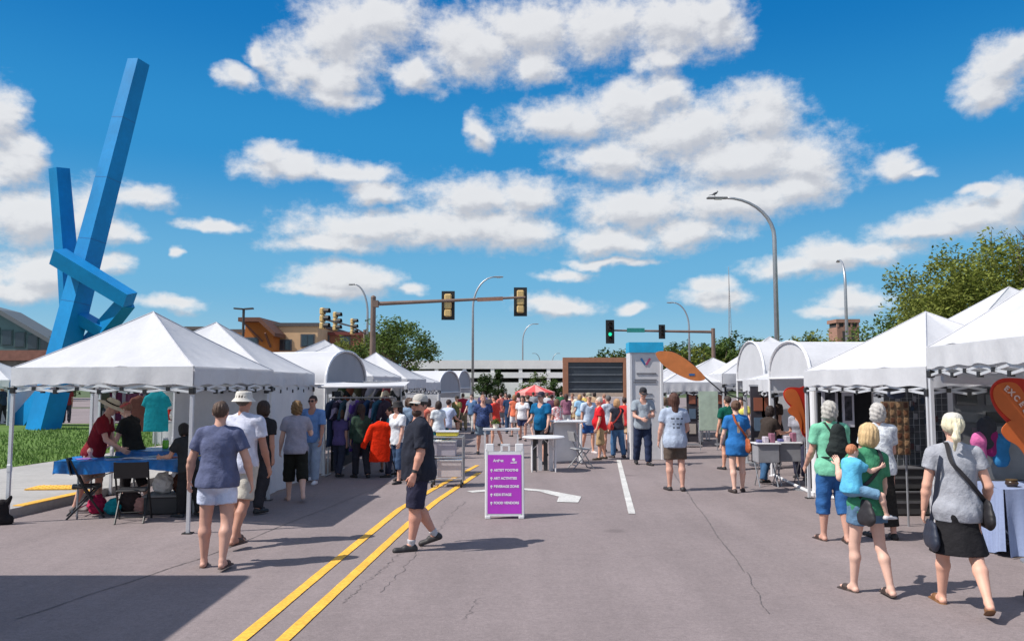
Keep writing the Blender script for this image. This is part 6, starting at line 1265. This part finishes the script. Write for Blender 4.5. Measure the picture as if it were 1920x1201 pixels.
R12 = person(1247, 850, 745, 10, 'person with pale top carrying a green bag behind the black capped man', fem=True, style='bob', hair=(120, 98, 78), top=('tee', (205, 205, 205)), bot=('shorts', (205, 205, 210)), shoe=(230, 230, 230))
person(1126, 861, 745, 95, 'man in bright red tee and khaki shorts facing left', girth=1.1, belly=.04, style='crop', hair=(190, 180, 170), top=('tee', (205, 35, 45)), bot=('shorts', (178, 150, 112), 1.15), legs=((6, 4), (-6, 10)), shoe=(60, 50, 40))
R11 = person(1158, 858, 748, 20, 'blonde woman in black top and blue jeans with red bag', fem=True, style='bob', hair=(176, 138, 100), top=('tank', (44, 46, 58)), bot=('pants', (72, 108, 148)), skin=SKP, shoe=(70, 60, 60))
person(1105, 858, 737, -160, 'man in white tee, pale cap and blue shorts beside the red tee man', pos=G(1104, 849), style='short', hair=(90, 80, 70), hat=('cap', (150, 140, 120)), top=('tee', (190, 205, 225)), bot=('shorts', (50, 90, 150)), shoe=(200, 190, 190))
person(1142, 846, 741, 30, 'grey haired person in light blue shirt behind the red tee man', style='short', hair=(100, 95, 95), top=('shirt', (190, 200, 212)), bot=('shorts', (170, 150, 130)))
person(1172, 846, 745, -20, 'person in scarlet tee between the jeans woman and capped man', style='short', hair=(60, 44, 38), top=('tee', (205, 60, 60)), bot=('shorts', (190, 160, 130)))
person(1016, 868, 734, 150, 'tall man in teal blue polo and navy cap behind the round table', girth=1.12, belly=.03, style='short', hair=(70, 60, 55), hat=('cap', (44, 42, 60)), top=('shirt', (20, 95, 140)), bot=('shorts', (42, 42, 50), 1.0), arms=((10, 10, 20), (10, 10, 50)), legs=((14, 6), (-16, 30)), skin=SKN)
person(1048, 842, 748, 40, 'woman in pink and white patterned top and beige hat', fem=True, style='bob', hair=(110, 80, 60), top=('tee', (215, 150, 150)), pattern=(230, 225, 225), bot=('pants', (150, 140, 140)), lean=10)
person(905, 852, 740, 190, 'man in navy checked shirt and denim shorts beside the far arch tents', girth=1.15, belly=.04, style='crop', hair=(150, 110, 90), top=('shirt', (62, 78, 122)), pattern=(48, 60, 92), bot=('shorts', (120, 140, 158)), skin=SKN)
person(929, 836, 741, 60, 'man in red tee and maroon shorts behind the navy checked man', style='crop', hair=(70, 50, 44), top=('tee', (215, 70, 60)), bot=('shorts', (110, 60, 60)))
person(836, 852, 748, -30, 'woman in pale lilac tee bending toward the last left tents', fem=True, style='short', hair=(60, 45, 42), top=('tee', (180, 190, 215)), bot=('skirt', (30, 90, 100)), lean=14, arms=((40, 10, 40), (30, 10, 40)))
person(822, 860, 752, 30, 'person in white top with teal trousers beside the lilac tee woman', fem=True, style='bob', hair=(52, 40, 36), top=('tee', (215, 222, 228)), bot=('pants', (40, 110, 120)))
person(857, 815, 742, 150, 'man in olive patterned shirt before the last arch tent', style='short', hair=(60, 48, 40), hat=('cap', (60, 55, 50)), top=('shirt', (130, 128, 80)), pattern=(90, 92, 60), bot=('shorts', (70, 72, 60)))
person(1476, 872, 752, 150, 'stallholder in grey top seated behind the grey display stands', fem=True, style='bob', hair=(90, 70, 60), top=('tee', (150, 150, 160)), bot=('pants', (60, 60, 80)), pos=Vector((5.8, 16.2, 0)), H=1.5)
person(1447, 850, 735, 120, 'dark haired stallholder in black inside the open right tent', style='long', hair=(44, 34, 28), top=('tee', (66, 54, 48)), bot=('pants', (40, 40, 44)), pos=Vector((6.1, 18.6, 0)), H=1.72)
# --- far crowd
far = [(955, 812, 744, 'navy', (38, 60, 92), 'tee', 'denim blue trousers', ('pants', (60, 80, 110)), 'short', (50, 40, 36), 0),
 (965, 818, 745, 'coral orange', (225, 120, 90), 'tank', 'white shorts', ('shorts', (220, 220, 225)), 'bob', (150, 110, 80), 20),
 (980, 826, 742, 'white', (225, 225, 230), 'tee', 'navy shorts', ('shorts', (50, 56, 90)), 'long', (60, 44, 38), 170),
 (990, 820, 748, 'black', (44, 42, 46), 'tank', 'tan shorts', ('shorts', (190, 150, 110)), 'short', (80, 60, 48), 30),
 (972, 800, 746, 'pale pink', (220, 180, 180), 'tee', 'black trousers', ('pants', (50, 50, 54)), 'bob', (60, 40, 34), 10),
 (940, 805, 744, 'salmon', (215, 120, 110), 'tee', 'grey shorts', ('shorts', (130, 130, 136)), 'short', (60, 44, 38), 40),
 (918, 808, 746, 'charcoal', (66, 62, 70), 'tee', 'beige shorts', ('shorts', (180, 160, 130)), 'short', (44, 34, 30), -30),
 (948, 798, 745, 'maroon', (110, 44, 50), 'tee', 'blue jeans', ('pants', (70, 96, 132)), 'bob', (52, 40, 34), 180),
 (1034, 815, 744, 'dark plum', (90, 54, 74), 'tee', 'grey trousers', ('pants', (90, 90, 96)), 'short', (50, 40, 36), -40),
 (1062, 812, 743, 'mauve', (150, 100, 120), 'tee', 'white trousers', ('pants', (210, 210, 212)), 'long', (64, 46, 40), 10),
 (1074, 806, 744, 'cream', (228, 215, 190), 'tee', 'khaki shorts', ('shorts', (184, 160, 120)), 'short', (120, 90, 66), 160),
 (1088, 815, 745, 'sky blue', (150, 190, 220), 'tee', 'pale shorts', ('shorts', (215, 215, 205)), 'bob', (180, 140, 100), 20),
 (1026, 800, 746, 'light grey', (200, 200, 204), 'tee', 'brown shorts', ('shorts', (120, 90, 70)), 'crop', (100, 80, 66), 0),
 (1096, 800, 744, 'yellow', (225, 195, 110), 'tee', 'blue shorts', ('shorts', (80, 110, 150)), 'short', (70, 50, 40), 10),
 (1134, 812, 738, 'rose', (205, 90, 90), 'tee', 'dark trousers', ('pants', (52, 54, 70)), 'crop', (150, 110, 90), 30),
 (1186, 828, 745, 'lavender', (190, 180, 215), 'tee', 'white shorts', ('shorts', (225, 220, 225)), 'bob', (90, 66, 54), 160),
 (1222, 836, 742, 'ivory', (225, 220, 205), 'tee', 'grey skirt', ('skirt', (140, 140, 146)), 'bob', (110, 84, 66), 10),
 (1254, 838, 744, 'dusty pink', (205, 150, 150), 'tee', 'denim trousers', ('pants', (80, 104, 138)), 'long', (70, 50, 42), -20),
 (885, 812, 746, 'steel blue', (90, 120, 160), 'tee', 'pale trousers', ('pants', (190, 190, 190)), 'short', (60, 48, 42), 150),
 (770, 868, 747, 'blue grey', (120, 140, 165), 'tee', 'black trousers', ('pants', (44, 44, 50)), 'bob', (90, 70, 60), 10),
 (802, 850, 748, 'peach', (220, 170, 150), 'tee', 'teal shorts', ('shorts', (50, 120, 130)), 'bob', (60, 44, 38), -10),
 (1310, 832, 745, 'black striped', (60, 60, 66), 'tee', 'white trousers', ('pants', (215, 215, 215)), 'short', (56, 46, 40), 150),
 (1392, 850, 744, 'lemon', (225, 215, 110), 'tee', 'brown trousers', ('pants', (90, 70, 60)), 'long', (46, 36, 32), 160),
 (1000, 792, 745, 'ash grey', (150, 152, 158), 'tee', 'red shorts', ('shorts', (180, 60, 60)), 'short', (60, 50, 44), 0),
 (1052, 795, 745, 'forest green', (50, 100, 70), 'tee', 'navy shorts', ('shorts', (50, 60, 90)), 'short', (60, 50, 44), 0),
 (1115, 796, 744, 'tan', (190, 160, 130), 'tee', 'black shorts', ('shorts', (46, 46, 50)), 'bob', (50, 40, 38), 0),
 (905, 795, 746, 'lilac', (180, 160, 200), 'tee', 'grey shorts', ('shorts', (120, 120, 126)), 'bob', (80, 60, 50), 180),
 (868, 806, 747, 'crimson', (170, 40, 60), 'tee', 'khaki trousers', ('pants', (150, 135, 105)), 'crop', (90, 76, 66), 20)]
for i, (px, fy, hy, nm, tc_, ty, bn, bot, st, hc_, fc) in enumerate(far):
    fem = st in ('bob', 'long'); rr = random.Random(i)
    person(px, fy, hy, fc, '%s %s in %s top and %s in the distant crowd' % ('long haired' if fem else 'short haired', 'shopper', nm, bn), girth=rr.uniform(.98, 1.18), fem=fem, style=st, hair=hc_, top=(ty, tc_), bot=bot, skin=rr.choice((SKN, SKD, SKP)), legs=((rr.uniform(2, 16), rr.uniform(2, 8)), (-rr.uniform(2, 16), rr.uniform(6, 20))), arms=((rr.uniform(-8, 20), 10, rr.uniform(10, 60)), (rr.uniform(-8, 20), 10, rr.uniform(10, 60))), stripe=(200, 200, 200) if nm == 'black striped' else None, H=max(1.5, min(1.9, at(px, hy, G(px, fy).y).z)), group='shoppers in the distant crowd')
# people by the lawn tents
for i, (px, Y, c_, nm, st, act) in enumerate(((196, 33, (90, 84, 70), 'olive', 'bob', 'standing before the plum curtains'), (128, 36.3, (150, 60, 60), 'rust', 'short', 'inside the lawn tent left of the curtains'), (330, 27, (200, 205, 215), 'white', 'long', 'beyond the low tent with the teal shirt'), (8, 36, (70, 90, 120), 'blue', 'short', 'at the far left lawn tent'))):
    p = at(px, 700, Y); person(px, 0, 0, 30 * i, 'shopper in %s top %s' % (nm, act), pos=Vector((p.x, Y, .13)), z=.13, H=1.68, fem=st != 'short', style=st, hair=(60, 46, 40), top=('tee', c_), bot=('pants', (70, 70, 76)))
# --- things carried
def ruck(Rp, c_, label):
    c = Rp.chest - Rp.D * .20 * Rp.u * Rp.g; s = SDF((-.3, -.3, -.35), (.3, .3, .3), .011)
    s.cone((0, 0, -.12), (0, 0, .10), .125, .09, .03, (0, 1, 0), .62); s.cone((-.07, 0, -.13), (.07, 0, -.13), .08, .08, .04, (0, 1, 0), .7); s.folds(.006, 3, 1.2, 1); V, Q = s.mesh()
    w_ = Rp.W(c); o = np_obj('rucksack', [(V, Q, 0)], [cloth(c_)], None, w_); o.rotation_euler.z = Rp.o.rotation_euler.z; tag(o, label, 'rucksack'); b = MB()
    for q in (-1, 1):
        st = [Rp.chest - Rp.D * .16 + Rp.T * .08 + Rp.X * q * .05, Rp.shc + Rp.X * q * .085 + Rp.T * .055 * Rp.u * Rp.g - Rp.D * .06, Rp.shc + Rp.X * q * .09 + Rp.T * .05 + Rp.D * .06, Rp.chest + Rp.X * q * .12 + Rp.D * .15, Rp.waist + Rp.X * q * .17, Rp.waist + Rp.X * q * .1 - Rp.D * .17]
        b.tube([tuple(Vector(p - c)) for p in st], .013, 6)
    b.build('strap', cloth(c_), o, smooth=True); return o
def cross_bag(Rp, side, c_, label, size=(.15, .08, .13), drop=.0, fwd=0, diag=1, name='shoulder_bag', outw=.20):
    s = side; bp_ = Rp.Pv + Rp.X * s * outw * Rp.g * Rp.u - Rp.T * drop + Rp.D * fwd; a, d, h_ = size; f = SDF((-.3, -.3, -.3), (.3, .3, .3), .010)
    f.cone((0, -a * .5, -h_ * .35), (0, a * .5, -h_ * .35), h_ * .62, h_ * .62, .02, (1, 0, 0), .42); f.cone((0, -a * .4, h_ * .3), (0, a * .4, h_ * .3), h_ * .42, h_ * .42, .05, (1, 0, 0), .4); f.folds(.004, 4, 1.3, 1); V, Q = f.mesh()
    o = np_obj(name, [(V, Q, 0)], [mat('bag_leather', c_, .6, var=.1, scale=8, srgb=True)], None, Rp.W(bp_)); o.rotation_euler.z = Rp.o.rotation_euler.z; tag(o, label, 'bag'); u, g_ = Rp.u, Rp.g
    sh = -s if diag else s; Rr = lambda ang, z: Rp.Pv + Rp.T * z + Rp.X * math.sin(ang) * .185 * g_ * u + Rp.D * math.cos(ang) * .155 * g_ * u
    n_ = Rp.shc + Rp.X * sh * .075 * u + Rp.T * (.062 * u * g_)
    zt = .27 * Rp.u * 1.75
    back = [bp_ + Rp.T * h_ * .5, Rr(s * 2.2, .12), Rr(s * 2.75, .22), Rr(math.pi, .31), Rr(-s * 2.8, .40), n_ - Rp.D * .06, n_] if diag else [bp_ + Rp.T * h_ * .5, Rr(s * 2.1, .2), Rr(s * 2.3, .38), n_]
    b = MB(); P_ = spline_open([Vector(p - bp_) for p in back]); P_ = [tuple(p) for p in P_]
    vs = []; 
    for i in range(len(P_) - 1): b.beam(P_[i], P_[i + 1], .034, .008, up=tuple(-Rp.D * s))
    b.build('strap', mat('bag_leather', c_, .6, var=.1, scale=8, srgb=True), o); return o
def spline_open(P, n=6):
    out = []
    for i in range(len(P) - 1):
        p0, p1, p2, p3 = P[max(i - 1, 0)], P[i], P[i + 1], P[min(i + 2, len(P) - 1)]
        for j in range(n):
            t = j / n; out.append(.5 * ((2 * p1) + (-p0 + p2) * t + (2 * p0 - 5 * p1 + 4 * p2 - p3) * t * t + (-p0 + 3 * p1 - 3 * p2 + p3) * t ** 3))
    return out + [P[-1]]
cross_bag(PW, 1, (36, 34, 38), 'black crossbody bag worn by the ponytail woman on her right hip', (.18, .08, .15), .02, -.04)
cross_bag(PW, -1, (44, 50, 66), 'dark blue tote hanging at the ponytail woman\'s left side', (.2, .06, .15), .22, .02, diag=0, name='tote_bag')
cross_bag(GW_, -1, (42, 40, 44), 'dark sling bag across the green tee woman\'s back', (.16, .1, .14), .05, -.10, outw=.12)
ruck(R15, (44, 50, 50), 'black rucksack on the white haired shopper in mint tee')
cross_bag(R13, 1, (165, 85, 45), 'tan leather shoulder bag on the bright blue tee woman', (.2, .1, .15), .0, -.12, outw=.14)
cross_bag(R12, -1, (40, 125, 60), 'green bag carried behind the black capped man', (.16, .1, .14), .05, 0)
cross_bag(R11, -1, (190, 60, 50), 'red bag on the blonde jeans woman', (.16, .1, .13), -.05, .04)
person(765, 866, 746, 20, 'woman in denim blue blouse just beyond the navy polo man', fem=True, style='bob', hair=(70, 50, 42), top=('tee', (120, 150, 185)), bot=('capri', (60, 62, 70), 1.4))
person(792, 858, 750, -30, 'woman in coral vest browsing past the wire cart', fem=True, style='bun', hair=(110, 80, 60), top=('tank', (205, 110, 95)), bot=('shorts', (80, 86, 110)))
person(676, 895, 758, 30, 'browser in dark green jacket among the front rack garments', fem=True, style='long', hair=(58, 42, 36), top=('shirt', (52, 72, 60)), sleeve=1.8, bot=('pants', (50, 50, 58)))
person(636, 893, 768, -20, 'browser in violet blouse at the left end of the front rack', fem=True, style='bob', hair=(90, 66, 50), top=('tee', (96, 84, 130)), bot=('pants', (54, 58, 74)))
